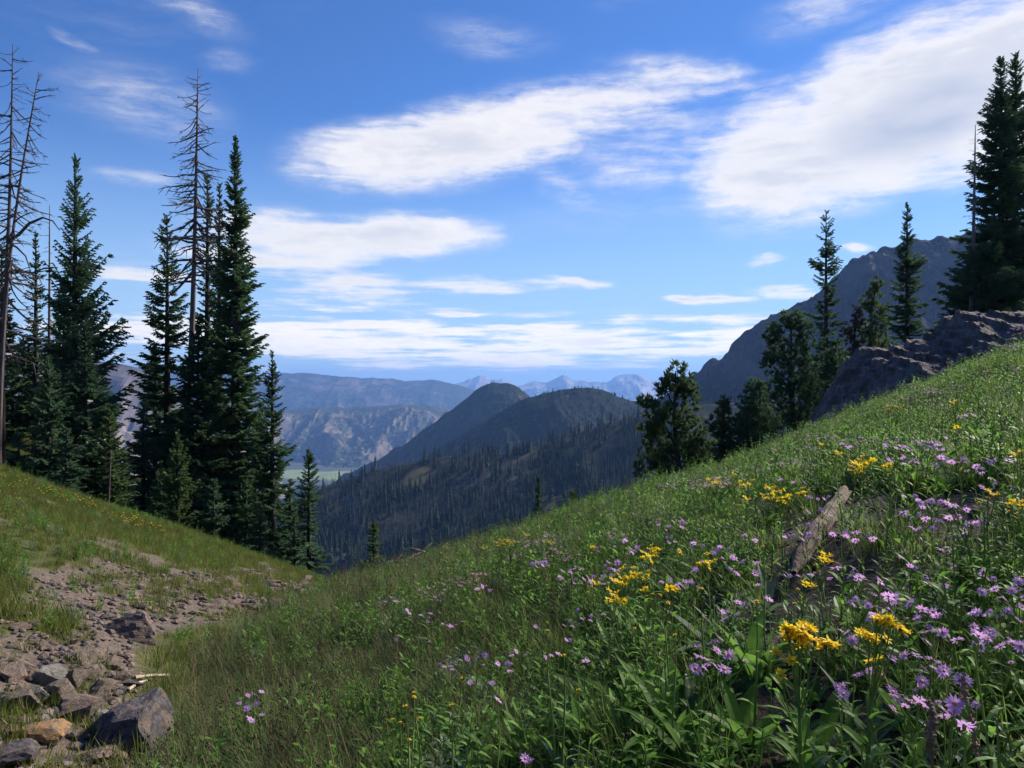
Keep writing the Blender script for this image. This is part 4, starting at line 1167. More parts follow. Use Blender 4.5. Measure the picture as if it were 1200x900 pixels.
def meadow():
    # side of the draw: right surface above left surface
    def right_side(x, y): return x > (-.9 - .16 * y + .0023 * y * y) / .721 - .15
    # fine sedge-like grass: centre left of the right-hand slope
    x, y, rng = cand(85, 22, -.6, 30, 1, .85)
    d, dk, rub_, pile_, bare_ = patches(x, y); u = 600 + F * x / y
    n = fbm(x / 1.2, y / 1.2, oct=3, seed=71)
    rs = right_side(x, y)
    lush = 1 / (1 + np.exp(-((u - 600) / 90 + 1.2 * n + (y < 5) * .2)))           # rises to the flowery right
    keepg = rs & (near_log(x, y) > .13) & (rng.random(len(x)) < (1 - .97 * dk)) & (d < .5)
    s1 = keepg & (rng.random(len(x)) > lush)
    s2 = keepg & ~s1 & (rng.random(len(x)) < .55)
    s3 = keepg & ~s1 & ~s2
    sz = 0.95 + .35 * n + rng.uniform(-.2, .3, len(x)); grow = 1 + np.clip(y - 8, 0, 30) * .012
    scatter('sedge_grass', 'sedge', x[s1], y[s1], (sz * grow)[s1] * .9, 'dull green grass full of tiny dark seed heads on the left of the meadow', 'grass', 11)
    scatter('meadow_grass', 'grass', x[s2], y[s2], (sz * grow)[s2] * .85, 'bright green grass between the flowers', 'grass', 12)
    scatter('leafy_herbs', 'herb', x[s3], y[s3], (sz * grow)[s3] * 1.0, 'leafy green herbs between the flowers', 'herbs', 13)
    # broad leaves low down among the flowers
    x, y, rng = cand(24, 7, -.6, 18, 2, .85); d, dk, *_ = patches(x, y); u = 600 + F * x / y
    k = right_side(x, y) & (near_log(x, y) > .3) & (u > 560 + 60 * rng.normal(0, 1, len(x))) & (rng.random(len(x)) < 1 - .8 * dk)
    scatter('broad_leaved_herbs', 'broad', x[k], y[k], rng.uniform(.5, 1.0, k.sum()), 'broad leaved green plants low between the flowers', 'herbs', 14)
    # left bank
    x, y, rng = cand(85, 50, 2.5, 46, 3, .95); d, dk, rub_, pile_, bare_ = patches(x, y); n = fbm(x / 1.6, y / 1.6, oct=3, seed=73)
    k = ~right_side(x, y) & (rng.random(len(x)) < np.where(d > .5, .04 + .80 * (fbm(x / .5, y / .5, oct=2, seed=75) > .22), .9)) & (pile_ + rub_ < 1.5)
    k &= ~((pile_ > .5) & (rng.random(len(x)) < .5))
    k |= (pile_ > .5) & (rng.random(len(x)) < .16)
    sz = (.75 + .45 * n + rng.uniform(-.2, .3, len(x))) * (1 + np.clip(y - 8, 0, 30) * .02)
    scatter('bank_grass', 'bank', x[k], y[k], np.clip(sz, .35, 2)[k], 'short yellowish green grass on the left bank', 'grass', 15)
    x, y, rng = cand(30, 12, 2.5, 40, 5, .95); d, dk, rub_, pile_, bare_ = patches(x, y); n = fbm(x / 1.1, y / 1.1, oct=3, seed=79)
    k = ~right_side(x, y) & (n > .02) & (rng.random(len(x)) < np.where(d > .5, .12, .8)) & (pile_ < .5)
    scatter('bank_herbs', 'herb', x[k], y[k], rng.uniform(.5, .95, k.sum()) * (1 + np.clip(y - 8, 0, 30) * .012)[k], 'low leafy herbs in patches on the left bank', 'herbs', 16)
    x, y, rng = cand(26, 10, -.6, 26, 6, .85); d, dk, *_ = patches(x, y); n = fbm(x / 1.0, y / 1.0, oct=3, seed=83)
    k = right_side(x, y) & (near_log(x, y) > .3) & (n > .08) & (rng.random(len(x)) < 1 - .97 * dk) & (d < .5)
    scatter('meadow_herbs', 'herb', x[k], y[k], rng.uniform(.7, 1.25, k.sum()), 'taller leafy herbs in patches over the meadow', 'herbs', 17)


meadow()


def bank_flowers():
    rng = np.random.default_rng(77); g = Geo()
    for k in range(85):
        u = rng.uniform(-30, 200); v0 = np.interp(u, [0, 150, 300], [548, 600, 655]); v = v0 + 2 + abs(rng.normal(0, 6)) * (1 if rng.random() < .8 else 2.5)
        x, y, z = hit(u, v, .18); z = min(z, g1(x, y) + .3)
        for q in range(rng.integers(1, 4)):
            c = np.array([x, y, z]) + rng.normal(0, .04, 3); V, Fc = ICO1; g.add(V * np.array([1, 1, .6]) * rng.uniform(.008, .015) + c, Fc)
            g.tube([c - [0, 0, .2], c], .004, 3, 1, cap=False)
    obj('bank_wildflowers', g.mesh('bank_wildflowers', [M['petal_yellow'], M['stem']]), kind='stuff', label='tiny yellow flowers dotted along the crest of the left bank', cat='flowers')


bank_flowers()


# ------------------------------------------------------------------ flowers
def aster_head(seed):
    rng = np.random.default_rng(seed); g = Geo(); n = rng.integers(15, 20); r0 = .0045
    for k in range(n):
        a = 2 * math.pi * k / n + rng.uniform(-.1, .1); L = rng.uniform(.012, .0165)
        leaf(g, np.array([r0 * .7 * math.cos(a), r0 * .7 * math.sin(a), 0]), a, rng.uniform(-.15, .5), L, .0024, rng, 0, rng.random(), rng.uniform(0, .7), 2, .1)
    V, Fc = ICO1; d = Geo(); d.add(V * [r0, r0, r0 * .6] + [0, 0, .001], Fc)
    return g.mesh('petals', [M['petal_purple']]), d.mesh('disc', [M['disc']], True)


def ragwort_head(seed):
    rng = np.random.default_rng(seed); g = Geo(); n = rng.integers(11, 15); r0 = .005
    for k in range(n):
        a = 2 * math.pi * k / n + rng.uniform(-.15, .15); L = rng.uniform(.009, .0145)
        leaf(g, np.array([r0 * .7 * math.cos(a), r0 * .7 * math.sin(a), 0]), a, rng.uniform(-.2, .9), L, .0032, rng, 0, rng.random(), rng.uniform(0, .8), 2, .15)
    V, Fc = ICO1; d = Geo(); d.add(V * [r0, r0, r0 * .7] + [0, 0, .001], Fc)
    return g.mesh('petals', [M['petal_yellow']]), d.mesh('disc', [M['disc']], True)


AH = [aster_head(600 + k) for k in range(5)]; RH = [ragwort_head(620 + k) for k in range(5)]


def plant_proto(kind, seed, H, heads, spread, hs=1.02, tiltr=.8, leafL=.055, nleaf=10):
    """thing: stem, leaves and several flower heads (> disc)"""
    rng = np.random.default_rng(seed); nm = 'aster' if kind == 'a' else 'ragwort'
    root = bpy.data.objects.new(nm, None); COL.objects.link(root)
    st = Geo(); lv = Geo(); fork = np.array([rng.uniform(-.03, .03), rng.uniform(-.03, .03), H * (.62 if kind == 'a' else .74)])
    st.tube([[0, 0, -.04], fork * .5 + rng.normal(0, .006, 3), fork], [.0022, .002, .0016] if kind == 'a' else [.0034, .003, .0024], 5)
    for k in range(nleaf):
        t = (k + .5) / nleaf; L = leafL * (1.3 - .7 * t) * rng.uniform(.8, 1.2)
        leaf(lv, fork * t, k * 2.4 + rng.uniform(-.3, .3), rng.uniform(.5, 1.1), L, L * .13, rng, 0, rng.random(), rng.uniform(.3, 1.1), 3)
    for k in range(heads):
        a = k * 2.4 + rng.random(); r = spread * math.sqrt((k + .3) / heads)
        tip = np.array([fork[0] + r * math.cos(a), fork[1] + r * math.sin(a), H * (1 - .10 * rng.random()) - .35 * r * (kind == 'a') * rng.random()])
        st.tube([fork, fork * .5 + tip * .5 + [0, 0, -.1 * r], tip], [.0018, .0014, .0012], 4, cap=False)
        pm, dm = (AH if kind == 'a' else RH)[rng.integers(5)]
        out = Euler((rng.uniform(-tiltr, tiltr), rng.uniform(-tiltr, tiltr), rng.random() * 6))
        hd = obj('flower_head', pm, root, loc=tip, rot=out, scale=hs * (rng.uniform(.8, 1.15) if rng.random() > .15 else .5))
        obj('disc', dm, hd, scale=1.0 if hd.scale[0] > .6 * hs else 1.7)
    obj('stem', st.mesh('stem', [M['stem']], True), root); obj('leaves', lv.mesh('leaves', [M['leaf']]), root)
    return root


def far_plant(kind, seed, H, heads, spread, hs=1.0):
    """the same plant as one mesh, for those too small to show parts"""
    rng = np.random.default_rng(seed); g = Geo(); fork = np.array([0, 0, H * .65])
    g.tube([[0, 0, -.04], fork], [.003, .002], 3, 1)
    for k in range(6): leaf(g, fork * (k + .5) / 6, k * 2.4, .8, .05, .007, rng, 2, rng.random(), .6, 2)
    for k in range(heads):
        a = k * 2.4 + rng.random(); r = spread * math.sqrt((k + .3) / heads); tip = np.array([r * math.cos(a), r * math.sin(a), H * rng.uniform(.88, 1)])
        g.tube([fork, tip], [.0018, .0012], 3, 1, cap=False)
        m = 9
        for q in range(m):
            leaf(g, tip, 2 * math.pi * q / m + rng.uniform(-.2, .2), rng.uniform(-.1, .9), .020 * hs, .0048 * hs, rng, 0, rng.random(), .4, 1, .2)
        V, Fc = ICO1; g.add(V * .0045 * hs + tip, Fc, 3)
    return g.mesh('aster' if kind == 'a' else 'ragwort', [M['petal_purple' if kind == 'a' else 'petal_yellow'], M['stem'], M['leaf'], M['disc']])


AP = [plant_proto('a', 640 + k, .38, hd, sp) for k, (hd, sp) in enumerate(((2, .02), (3, .05), (4, .07), (1, .0), (5, .09)))]
RP = [plant_proto('r', 660 + k, .45, hd, sp, hs=1.15) for k, (hd, sp) in enumerate(((7, .05), (10, .07), (4, .035)))]
RS = plant_proto('r', 670, .40, 1, 0, hs=1.0, nleaf=7)
AF = [far_plant('a', 680 + k, .36, hd, sp, 1.3) for k, (hd, sp) in enumerate(((5, .06), (7, .11), (11, .16), (6, .09)))]
RF = [far_plant('r', 690 + k, .42, hd, sp, 1.2) for k, (hd, sp) in enumerate(((7, .05), (11, .07), (15, .09)))]

purple = [(823, 650), (853, 643), (867, 650), (852, 662), (813, 660), (807, 677), (897, 678), (903, 693), (848, 710), (887, 653), (922, 620), (982, 618), (1013, 617),
          (958, 665), (997, 657), (1004, 664), (1010, 668), (983, 697), (1027, 690), (1018, 693), (1047, 697), (1030, 707), (1057, 685), (1052, 640), (1065, 655), (1067, 610),
          (1095, 612), (1133, 607), (1143, 603), (1138, 615), (1108, 640), (1088, 668), (1153, 665), (1188, 663), (1197, 682), (1112, 680), (1108, 705), (1140, 707), (1168, 707),
          (1180, 703), (1187, 716), (1160, 728), (1135, 729), (1142, 731), (1105, 728), (1120, 742), (1072, 718), (1077, 747), (1058, 757), (1088, 767), (1073, 775), (1077, 785),
          (1067, 808), (1057, 803), (1038, 808), (1102, 822), (1108, 808), (997, 730), (808, 763), (820, 763), (827, 762), (1180, 740), (1165, 690),
          (555, 760), (572, 770), (594, 772), (609, 760), (641, 760), (522, 773), (528, 782), (545, 770), (553, 793), (578, 797), (578, 812), (615, 882), (702, 893), (667, 743),
          (677, 722), (675, 704), (698, 716), (624, 726), (688, 765), (492, 713), (495, 721), (508, 715), (502, 697), (512, 700), (525, 728), (535, 725), (517, 688), (450, 707),
          (460, 700), (465, 743), (504, 744), (545, 678), (553, 678), (562, 683), (568, 686), (562, 671), (528, 679), (627, 635), (647, 642), (652, 647), (643, 658), (663, 650),
          (653, 672), (633, 653), (673, 660), (693, 672), (703, 673), (712, 668), (720, 625), (727, 628), (737, 630), (723, 637), (740, 638), (733, 640), (722, 652), (730, 662),
          (755, 660), (782, 628), (775, 607), (793, 605), (783, 607), (806, 676), (940, 513), (957, 508), (973, 507), (950, 525), (992, 515), (1000, 513), (1028, 513), (1043, 518),
          (1053, 517), (1060, 518), (1080, 515), (1095, 520), (1097, 515), (1073, 522), (1115, 529), (1095, 537), (1100, 473), (1110, 477), (1090, 453), (1100, 448), (1087, 457),
          (1120, 450), (1125, 433), (1177, 404), (1187, 403), (1196, 403), (1188, 408), (1060, 467), (1163, 528), (1150, 543), (1153, 545), (1195, 517), (1173, 562), (1177, 565),
          (1183, 547), (1095, 580), (1107, 580), (1083, 587), (1073, 592), (1070, 597), (1133, 585), (1120, 597), (1137, 602), (930, 540), (963, 577), (835, 558), (842, 562),
          (292, 806), (284, 819), (298, 829), (20, 893), (32, 895), (800, 560), (812, 567), (836, 565), (828, 566), (905, 525), (920, 520), (880, 545), (1195, 430), (1160, 440)]
yellow = [(760, 642, 2), (772, 645, 1), (790, 646, 0), (735, 672, 2), (752, 665, 1), (722, 676, 1), (705, 690, 1), (712, 684, 0), (788, 690, 0), (755, 692, 0), (747, 735, 3),
          (792, 745, 3), (632, 729, 3), (650, 744, 3), (683, 810, 3), (667, 763, 3), (476, 817, 3), (494, 810, 3), (492, 822, 3), (467, 838, 3), (480, 848, 3), (500, 847, 3),
          (479, 873, 3), (531, 793, 3), (538, 820, 3), (588, 633, 1), (598, 630, 0), (617, 624, 0), (645, 632, 0), (835, 650, 1), (980, 650, 0), (973, 658, 0), (952, 685, 0),
          (942, 707, 3), (1180, 588, 0), (880, 562, 1), (878, 568, 0), (890, 578, 1), (905, 570, 2), (918, 577, 1), (885, 583, 0), (840, 560, 1), (952, 572, 1), (1003, 535, 2),
          (1010, 538, 1), (990, 530, 0), (1050, 475, 1), (1040, 478, 0), (1195, 530, 0), (1165, 577, 0), (965, 520, 0), (1130, 500, 0), (995, 545, 1), (860, 555, 0), (570, 640, 0),
          (1035, 545, 0), (1120, 470, 0), (700, 640, 0), (820, 690, 3), (1195, 590, 0), (900, 640, 3), (880, 700, 3)]


def plant_at(u, v, kind, hgt, rng):
    x, y, z = hit(u, v, hgt, 26)
    gz = g1(x, y); h = max(.12, z - gz)
    return x, y, gz, min(h, hgt * 1.5)


def put_plant(proto, H0, u, v, kind, hgt, rng, label, group):
    x, y, gz, h = plant_at(u, v, kind, hgt, rng)
    o = copy_tree(proto) if proto.type == 'EMPTY' else None
    o.location = (x, y, gz); o.rotation_euler = (rng.uniform(-.08, .08), rng.uniform(-.08, .08), rng.uniform(0, 6)); s = h / H0
    o.scale = (max(s, .8), max(s, .8), s)
    o['label'] = label; o['category'] = 'flower'; o['group'] = group
    return y


def flowers():
    rng = random.Random(3)
    rows = []
    extra = []
    for i, (u, v) in enumerate(purple):
        rows.append((u, v))
    for i in range(90):                        # thin scatter round the listed ones
        u, v = rng.choice(purple[:60] + purple[100:]); u += rng.gauss(0, 22); v += rng.gauss(0, 10)
        if u > 600: rows.append((u, v))
    for (u, v) in rows:
        hgt = rng.uniform(.26, .42); x, y, gz, h = plant_at(u, v, 'a', hgt, rng)
        if y < 5.2:
            put_plant(rng.choice(AP[:4] if y < 3.4 else AP), .38, u, v, 'a', hgt, rng, 'purple daisy flower on a thin stem in the near meadow', 'purple daisies in the near meadow')
        else:
            s = h / .36
            obj('aster', rng.choice(AF), loc=(x, y, gz), rot=(0, 0, rng.uniform(0, 6)), scale=(max(s, .8), max(s, .8), s), label='cluster of small purple daisies farther up the meadow', cat='flower', group='purple daisies farther up the meadow')
    for (u, v, k) in yellow:
        hgt = rng.uniform(.34, .5); x, y, gz, h = plant_at(u, v, 'r', hgt, rng)
        if k == 3:
            put_plant(RS, .40, u, v, 'r', hgt, rng, 'single yellow daisy flower on a thin stem in the grass', 'single yellow flowers in the grass')
        elif y < 5.5:
            put_plant(RP[[2, 0, 1][k]], .45, u, v, 'r', hgt, rng, 'yellow ragwort with a flat cluster of heads in the near meadow', 'yellow ragworts in the near meadow')
        else:
            s = h / .42
            obj('ragwort', RF[k], loc=(x, y, gz), rot=(0, 0, rng.uniform(0, 6)), scale=(max(s, .9), max(s, .9), s), label='yellow ragwort cluster farther up the meadow', cat='flower', group='yellow ragworts farther up the meadow')


flowers()


def hero_ragwort(ub, heads, d, label, seed):
    """the two big yellow plants in front: each head placed singly"""
    rng = np.random.default_rng(seed); x = (ub - 600) / F * d; z = g1(x, d)
    root = obj('ragwort', None, loc=(x, d, z), label=label, cat='flower')
    st = Geo(); o = np.array([x, d, z])
    mean = np.mean([px(u, v, d) for u, v in heads], 0) - o; fork = mean * .55; fork[0] = mean[0] * .3
    st.tube([[0, 0, -.05], fork * .5 + [.005, 0, 0], fork, mean * [1, 1, .8]], [.006, .0055, .0045, .003], 6)
    for u, v in heads:
        p = px(u, v, d + rng.uniform(-.04, .04)) - o
        b = fork + (mean * [1, 1, .8] - fork) * rng.uniform(0, 1)
        st.tube([b, (b + p) / 2 + [0, 0, -.015], p], [.0022, .0018, .0016], 5, cap=False)
        for q in range(4 if v < 760 else 2):
            pm, dm = RH[rng.integers(5)]
            hd = obj('flower_head', pm, root, loc=p + (rng.normal(0, .013, 3) if q else 0) * np.array([1, 1, .5]), rot=(rng.uniform(0, .9), rng.uniform(-.5, .5), rng.random() * 6), scale=rng.uniform(1.0, 1.35))
            obj('disc', dm, hd)
            V, Fc = ICO1; st.add(V * [.005, .005, .007] + p - [0, 0, .006], Fc, 0, .6)
    obj('stem', st.mesh('stem', [M['stem']], True), root)
    for k in range(12):
        t = (k + .5) / 12; L = .16 * (1.15 - .75 * t) * rng.uniform(.8, 1.2); g = Geo()
        leaf(g, np.zeros(3), 0, rng.uniform(.5, 1.0), L, L * .11, rng, 0, rng.random(), rng.uniform(.3, 1.2), 5)
        obj('leaf', g.mesh('leaf', [M['leaf']]), root, loc=fork * t, rot=(0, 0, k * 2.4 + rng.uniform(-.3, .3)))


hero_ragwort(938, [(922, 737), (932, 748), (948, 737), (967, 755), (928, 775), (915, 790), (940, 752), (955, 750), (925, 745), (935, 740)], 1.75, 'large yellow ragwort with a dense head of flowers at the bottom right, nearest of all', 1)
hero_ragwort(1012, [(1028, 725), (1045, 730), (1055, 735), (1017, 743), (1025, 750), (1030, 773), (1036, 727)], 1.85, 'yellow ragwort with two separate flower bunches, just right of the nearest one', 2)


def big_leaf_plant(u, v, n, L, w, mat, label, seed, up=.9, name='broad_leaved_plant'):
    rng = np.random.default_rng(seed); x, y, z = hit(u, v); z = g1(x, y)
    root = obj(name, None, loc=(x, y, z), label=label, cat='plant')
    for k in range(n):
        g = Geo(); l = L * rng.uniform(.65, 1.1); leaf(g, np.zeros(3), 0, up + rng.uniform(-.35, .35), l, w * rng.uniform(.8, 1.1), rng, 0, rng.random(), rng.uniform(.3, 1.1), 7, .3)
        obj('leaf', g.mesh('leaf', [M[mat]]), root, loc=(rng.uniform(-.03, .03), rng.uniform(-.03, .03), -.01), rot=(0, 0, k * 2.4 + rng.uniform(-.3, .3)))
    return root


for i, (u, v, n, L, w, mt, lab) in enumerate([
        (790, 868, 16, .34, .026, 'leaf', 'big clump of long green leaves at the lower middle'),
        (745, 850, 10, .28, .020, 'leaf', 'clump of narrow upright leaves left of the big leaf clump'),
        (850, 770, 12, .30, .022, 'leaf_blue', 'bluish leaf clump above the big leaf clump'),
        (885, 800, 12, .30, .026, 'leaf', 'dark wide leaf clump left of the nearest ragwort'),
        (965, 895, 8, .22, .022, 'leaf', 'bright green leaves at the foot of the nearest ragwort'),
        (1020, 885, 6, .26, .016, 'leaf_blue', 'silvery lance leaves between the two front ragworts'),
        (1105, 870, 9, .22, .014, 'leaf', 'grassy leaf clump at the lower right'),
        (1190, 800, 10, .24, .018, 'leaf', 'leaf clump at the right edge of the picture'),
        (1180, 880, 6, .2, .026, 'leaf_blue', 'grey green leaves in the bottom right corner'),
        (680, 830, 10, .22, .018, 'leaf', 'small leaf clump at the left of the flower patch'),
        (640, 870, 9, .2, .018, 'leaf_blue', 'low grey green leaf clump at the bottom middle'),
        (1000, 620, 10, .2, .014, 'leaf_blue', 'feathery grey green plant right of the weathered log'),
        (1090, 555, 14, .34, .026, 'leaf', 'tall leafy clump below the outcrop slope'),
        (1055, 560, 12, .34, .024, 'leaf', 'leafy clump left of the tall leafy clump'),
        (830, 690, 10, .3, .022, 'leaf', 'leaf clump under the purple and yellow flower patch'),
        (900, 720, 8, .26, .02, 'leaf_blue', 'leaf clump in the soil below the log'),
        (560, 885, 10, .24, .022, 'leaf', 'broad leaf clump at the bottom edge below the lower purple group'),
        (600, 835, 9, .22, .020, 'leaf', 'leaf clump just below the lower purple flower group'),
        (725, 795, 12, .28, .024, 'leaf', 'leaf clump between the lower purple group and the nearest ragwort'),
        (660, 800, 9, .22, .019, 'leaf', 'leaf clump right of the lower purple flower group'),
        (1130, 775, 10, .24, .020, 'leaf', 'leaf clump among the purple flowers right of the front ragworts'),
        (765, 775, 12, .30, .024, 'leaf', 'tall leaf clump above the left part of the big leaf clump'),
        (870, 880, 10, .22, .024, 'leaf', 'leaf clump at the bottom edge left of the nearest ragwort'),
        (820, 905, 12, .26, .026, 'leaf', 'wide leaf clump at the bottom edge below the big leaf clump'),
        (700, 890, 12, .26, .024, 'leaf', 'leaf clump at the bottom edge beside the lowest purple flower'),
        (790, 710, 10, .28, .022, 'leaf', 'leaf clump right below the large ragwort patch'),
        (700, 735, 10, .26, .020, 'leaf', 'leaf clump left below the large ragwort patch'),
        (1150, 700, 10, .24, .018, 'leaf', 'leaf clump among purple flowers near the right edge')]):
    big_leaf_plant(u, v, n, L, w, mt, lab, 700 + i, name='broad_leaved_plant')


# faded flower spikes at the bottom right
def spike(ub, d, pts, label, seed):
    rng = np.random.default_rng(seed); P = np.array([px(u, v, d) for u, v in pts]); x, y = P[0][0], P[0][1]; z = g1(x, y)
    root = obj('faded_flower_spike', None, loc=(x, y, z), label=label, cat='plant')
    L = P - np.array([x, y, z]); st = Geo(); st.tube(np.vstack([[0, 0, -.03], L]), .0028, 5); obj('stem', st.mesh('stem', [M['dry']], True), root)
    g = Geo(); V, Fc = ICO1
    for k in range(90):
        t = rng.uniform(.15, 1); i = min(int(t * (len(L) - 1)), len(L) - 2); f = t * (len(L) - 1) - i; c = L[i] * (1 - f) + L[i + 1] * f
        g.add(V * rng.uniform(.6, 1, V.shape) * .0045 + c + rng.normal(0, .0038, 3), Fc)
    obj('flower_spike', g.mesh('flower_spike', [M['spike']]), root)


spike(1090, 1.5, [(1093, 905), (1092, 880), (1090, 858), (1094, 840), (1088, 822)], 'faded purple brown flower spike upright at the lower right', 1)
spike(1140, 1.55, [(1150, 910), (1142, 870), (1137, 840), (1130, 815), (1128, 792)], 'faded leaning flower spike right of the upright spike', 2)


# ------------------------------------------------------------------ fallen wood
def log_mesh(name, pts, rad, mat, seed, n=20, rough=.20):
    rng = np.random.default_rng(seed); g = Geo(); pts = np.asarray(pts, float)
    t = np.linspace(0, 1, 26); P = np.stack([np.interp(t, np.linspace(0, 1, len(pts)), pts[:, k]) for k in range(3)], -1)
    P += np.cumsum(rng.normal(0, rad[0] * .02, P.shape), 0) * np.array([1, 1, .5])
    g.tube(P, np.interp(t, np.linspace(0, 1, len(rad)), rad) * (1 + .06 * rng.normal(0, 1, 26)), n)
    V = np.concatenate(g.V); c = P.repeat(n, 0); dv = V - c
    a = np.tile(np.arange(n), 26) * 1.0
    k = 1 + rough * vn(a * .9, np.repeat(t * 5, n), seed=seed) + rough * .6 * vn(a * 2.1, np.repeat(t * 2, n), seed=seed + 3)
    g.V = [c + dv * k[:, None]]
    return g.mesh(name, [M[mat]], True)


def lying(name, uv, rad_px, label, mat='log', lift=.0, seed=1, cat='log', group=None, off=None):
    P = []
    for u, v in uv:
        x, y, z = hit(u, v); P.append([x, y, g1(x, y)])
    P = np.array(P); o = P.mean(0); rad = [r / F * o[1] for r in rad_px]
    P[:, 2] += max(rad) * .6 + lift
    return obj(name, log_mesh(name, P - o, rad, mat, seed), loc=o, label=label, cat=cat, group=group)


lying('fallen_log', [(930, 692), (941, 668), (954, 642), (974, 616), (990, 590)], [3, 8.5, 10, 10.5, 8.5], 'short weathered pale log lying upslope among the flowers', lift=.04, seed=3)
lying('dead_branch', [(905, 778), (935, 786), (975, 784), (1010, 772)], [2.5, 4, 4, 3], 'dark curved branch lying on the soil behind the nearest ragwort', mat='bark', seed=4, cat='branch')
lying('dead_branch', [(1130, 600), (1165, 612), (1210, 590)], [2.5, 4, 4], 'dark branch lying on the soil at the right edge', mat='bark', seed=5, cat='branch')
lying('stick', [(158, 802), (178, 801), (198, 801)], [2, 2.2, 2], 'pale stick lying right of the rock pile', mat='twig', seed=6, cat='stick', lift=.03)
lying('stick', [(150, 815), (163, 808), (172, 806)], [1.6, 2, 1.2], 'short pale stick just below the long pale stick', mat='twig', seed=7, cat='stick', lift=.03)
lying('stick', [(160, 708), (180, 707)], [1.2, 1], 'thin pale stick on the rubble near the lone boulder', mat='twig', seed=8, cat='stick')
lying('dead_branch', [(262, 905), (300, 898), (312, 893)], [4, 4, 3], 'grey branch end at the bottom edge left of the middle', mat='log', seed=9, cat='branch', lift=.03)


def twiggy(pts, rads, label, d, seed):
    rng = np.random.default_rng(seed); P = np.array([px(u, v, d) for u, v in pts]); o = P[0].copy(); g = Geo(); g.tube(P - o, rads, 5)
    for k in range(7):
        i = rng.integers(1, len(P) - 1); b = P[i] - o; e = b + np.array([rng.uniform(.1, .5), rng.uniform(-.2, .2), rng.uniform(.0, .22)]); g.tube([b, e], [.012, .005], 4)
    obj('fallen_branch', g.mesh('fallen_branch', [M['twig']], True), loc=o, label=label, cat='branch')


twiggy([(522, 654), (508, 650), (494, 646), (482, 642)], [.03, .028, .02, .01], 'bare fallen branch sticking up over the meadow edge in the middle', 15, 1)
twiggy([(446, 662), (462, 658), (474, 657), (486, 660)], [.025, .028, .025, .02], 'short fallen pole beside the small lone fir', 15, 2)

# ------------------------------------------------------------------ air
def haze():
    me = bpy.data.meshes.new('haze')
    x0, x1, y0, y1, z0, z1 = -12500, 14500, -900, 17100, -640, 290
    V = [(x0, y0, z0), (x1, y0, z0), (x1, y1, z0), (x0, y1, z0), (x0, y0, z1), (x1, y0, z1), (x1, y1, z1), (x0, y1, z1)]
    me.from_pydata(V, [], [(3, 2, 1, 0), (4, 5, 6, 7), (0, 1, 5, 4), (1, 2, 6, 5), (2, 3, 7, 6), (3, 0, 4, 7)])
    m, w, out = mat_new('haze_air'); v = w.node('ShaderNodeVolumePrincipled')
    v.inputs['Color'].default_value = (.22, .44, .95, 1); v.inputs['Density'].default_value = 8.5e-5; v.inputs['Anisotropy'].default_value = .2
    w.l.new(v.outputs[0], out.inputs['Volume']); me.materials.append(m)
    obj('haze', me, kind='stuff')


import os
if not os.environ.get('NOHAZE'): haze()

# sources of the copies are no longer needed at their place of origin
for p in AP + RP + [RS]:
    for c in list(p.children_recursive): bpy.data.objects.remove(c)
    bpy.data.objects.remove(p)


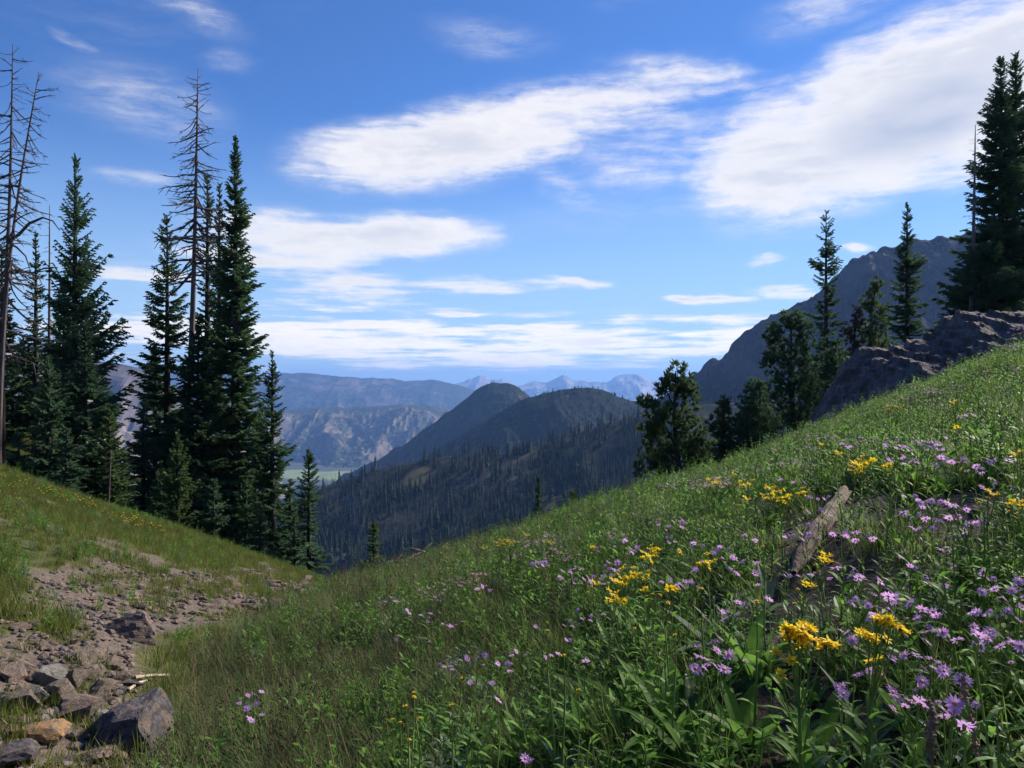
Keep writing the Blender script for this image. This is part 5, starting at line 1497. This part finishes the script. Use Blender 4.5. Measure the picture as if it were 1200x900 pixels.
# ------------------------------------------------------------------ say which one: labels of the repeats, by landmark
LAND = [(968, 635, 'the weathered log'), (940, 755, 'the nearest ragwort'), (1035, 745, 'the two bunched ragwort'), (790, 840, 'the big leaf clump'), (760, 655, 'the large ragwort patch'),
        (1090, 840, 'the faded flower spikes'), (1080, 500, 'the tall leafy clump'), (1180, 610, 'the right edge branch'), (565, 780, 'the lone lower flower group'), (500, 705, 'the middle left flower group'),
        (480, 840, 'the small single yellow flowers'), (895, 570, 'the upper yellow patch'), (1010, 530, 'the meadow crest below the outcrop'), (650, 640, 'the crest by the narrow fir'),
        (1180, 415, 'the top right meadow edge'), (290, 815, 'the left grassy slope'), (30, 890, 'the bottom left slab'), (1185, 690, 'the right edge leaf clump'), (850, 655, 'the mixed purple and yellow patch'),
        (55, 805, 'the whitish boulder'), (115, 785, 'the rounded brown boulder'), (20, 825, 'the left edge block'), (150, 870, 'the dark angular boulder'), (55, 868, 'the orange rock'),
        (160, 740, 'the wedge boulder'), (250, 700, 'the left end of the rubble'), (300, 690, 'the middle of the rubble'), (355, 685, 'the right end of the rubble'), (120, 725, 'the upper bare earth')]
PLANTLAND = LAND[:19]; STONELAND = LAND[19:]
ORD = ['', 'second', 'third', 'fourth', 'fifth', 'sixth', 'seventh', 'eighth', 'ninth', 'tenth', 'eleventh', 'twelfth', 'thirteenth', 'fourteenth', 'fifteenth', 'sixteenth', 'seventeenth', 'eighteenth', 'nineteenth', 'twentieth']


def name_repeats():
    buckets = {}
    for o in COL.objects:
        if o.parent or 'group' not in o or o.name.split('.')[0] not in ('aster', 'ragwort', 'rock'): continue
        x, y, z = o.location; h = .36 * o.scale[2] if o.name.startswith('aster') else .42 * o.scale[2] if o.name.startswith('ragwort') else 0
        u = 600 + F * x / y; v = 450 - F * (z + h) / y
        lands = STONELAND if (o.name.startswith('rock') and u < 500) else PLANTLAND
        lu, lv, ln = min(lands, key=lambda q: (q[0] - u) ** 2 + (q[1] - v) ** 2)
        du, dv = u - lu, v - lv
        side = 'beside' if abs(du) < 9 and abs(dv) < 9 else (('left of' if du < 0 else 'right of') if abs(du) > abs(dv) else ('above' if dv < 0 else 'below'))
        nm = o.name.split('.')[0]
        noun = {'aster': 'purple daisy', 'ragwort': 'yellow daisy' if 'single' in o['label'] else 'yellow ragwort', 'rock': 'stone'}[nm]
        if nm == 'rock':
            mt = o.material_slots[0].material.name; noun = {'grey_rock': 'grey', 'tan_rock': 'tan', 'dark_rock': 'dark', 'pale_rock': 'pale'}[mt] + ' stone'
        if nm == 'aster' and o.type == 'EMPTY':
            k = sum(c.name.startswith('flower_head') for c in o.children); noun = {1: 'single purple daisy', 2: 'purple daisy pair'}.get(k, 'purple daisy bunch')
        buckets.setdefault((noun, side, ln), []).append((u, o))
    for (noun, side, ln), L in buckets.items():
        L.sort(key=lambda q: q[0])
        for i, (u, o) in enumerate(L):
            if len(L) == 1: t = f'{noun} {side} {ln}'
            else: t = f'{(ORD[i] + " from left") if i else "leftmost"} {noun} {side} {ln}'
            o['label'] = t


name_repeats()
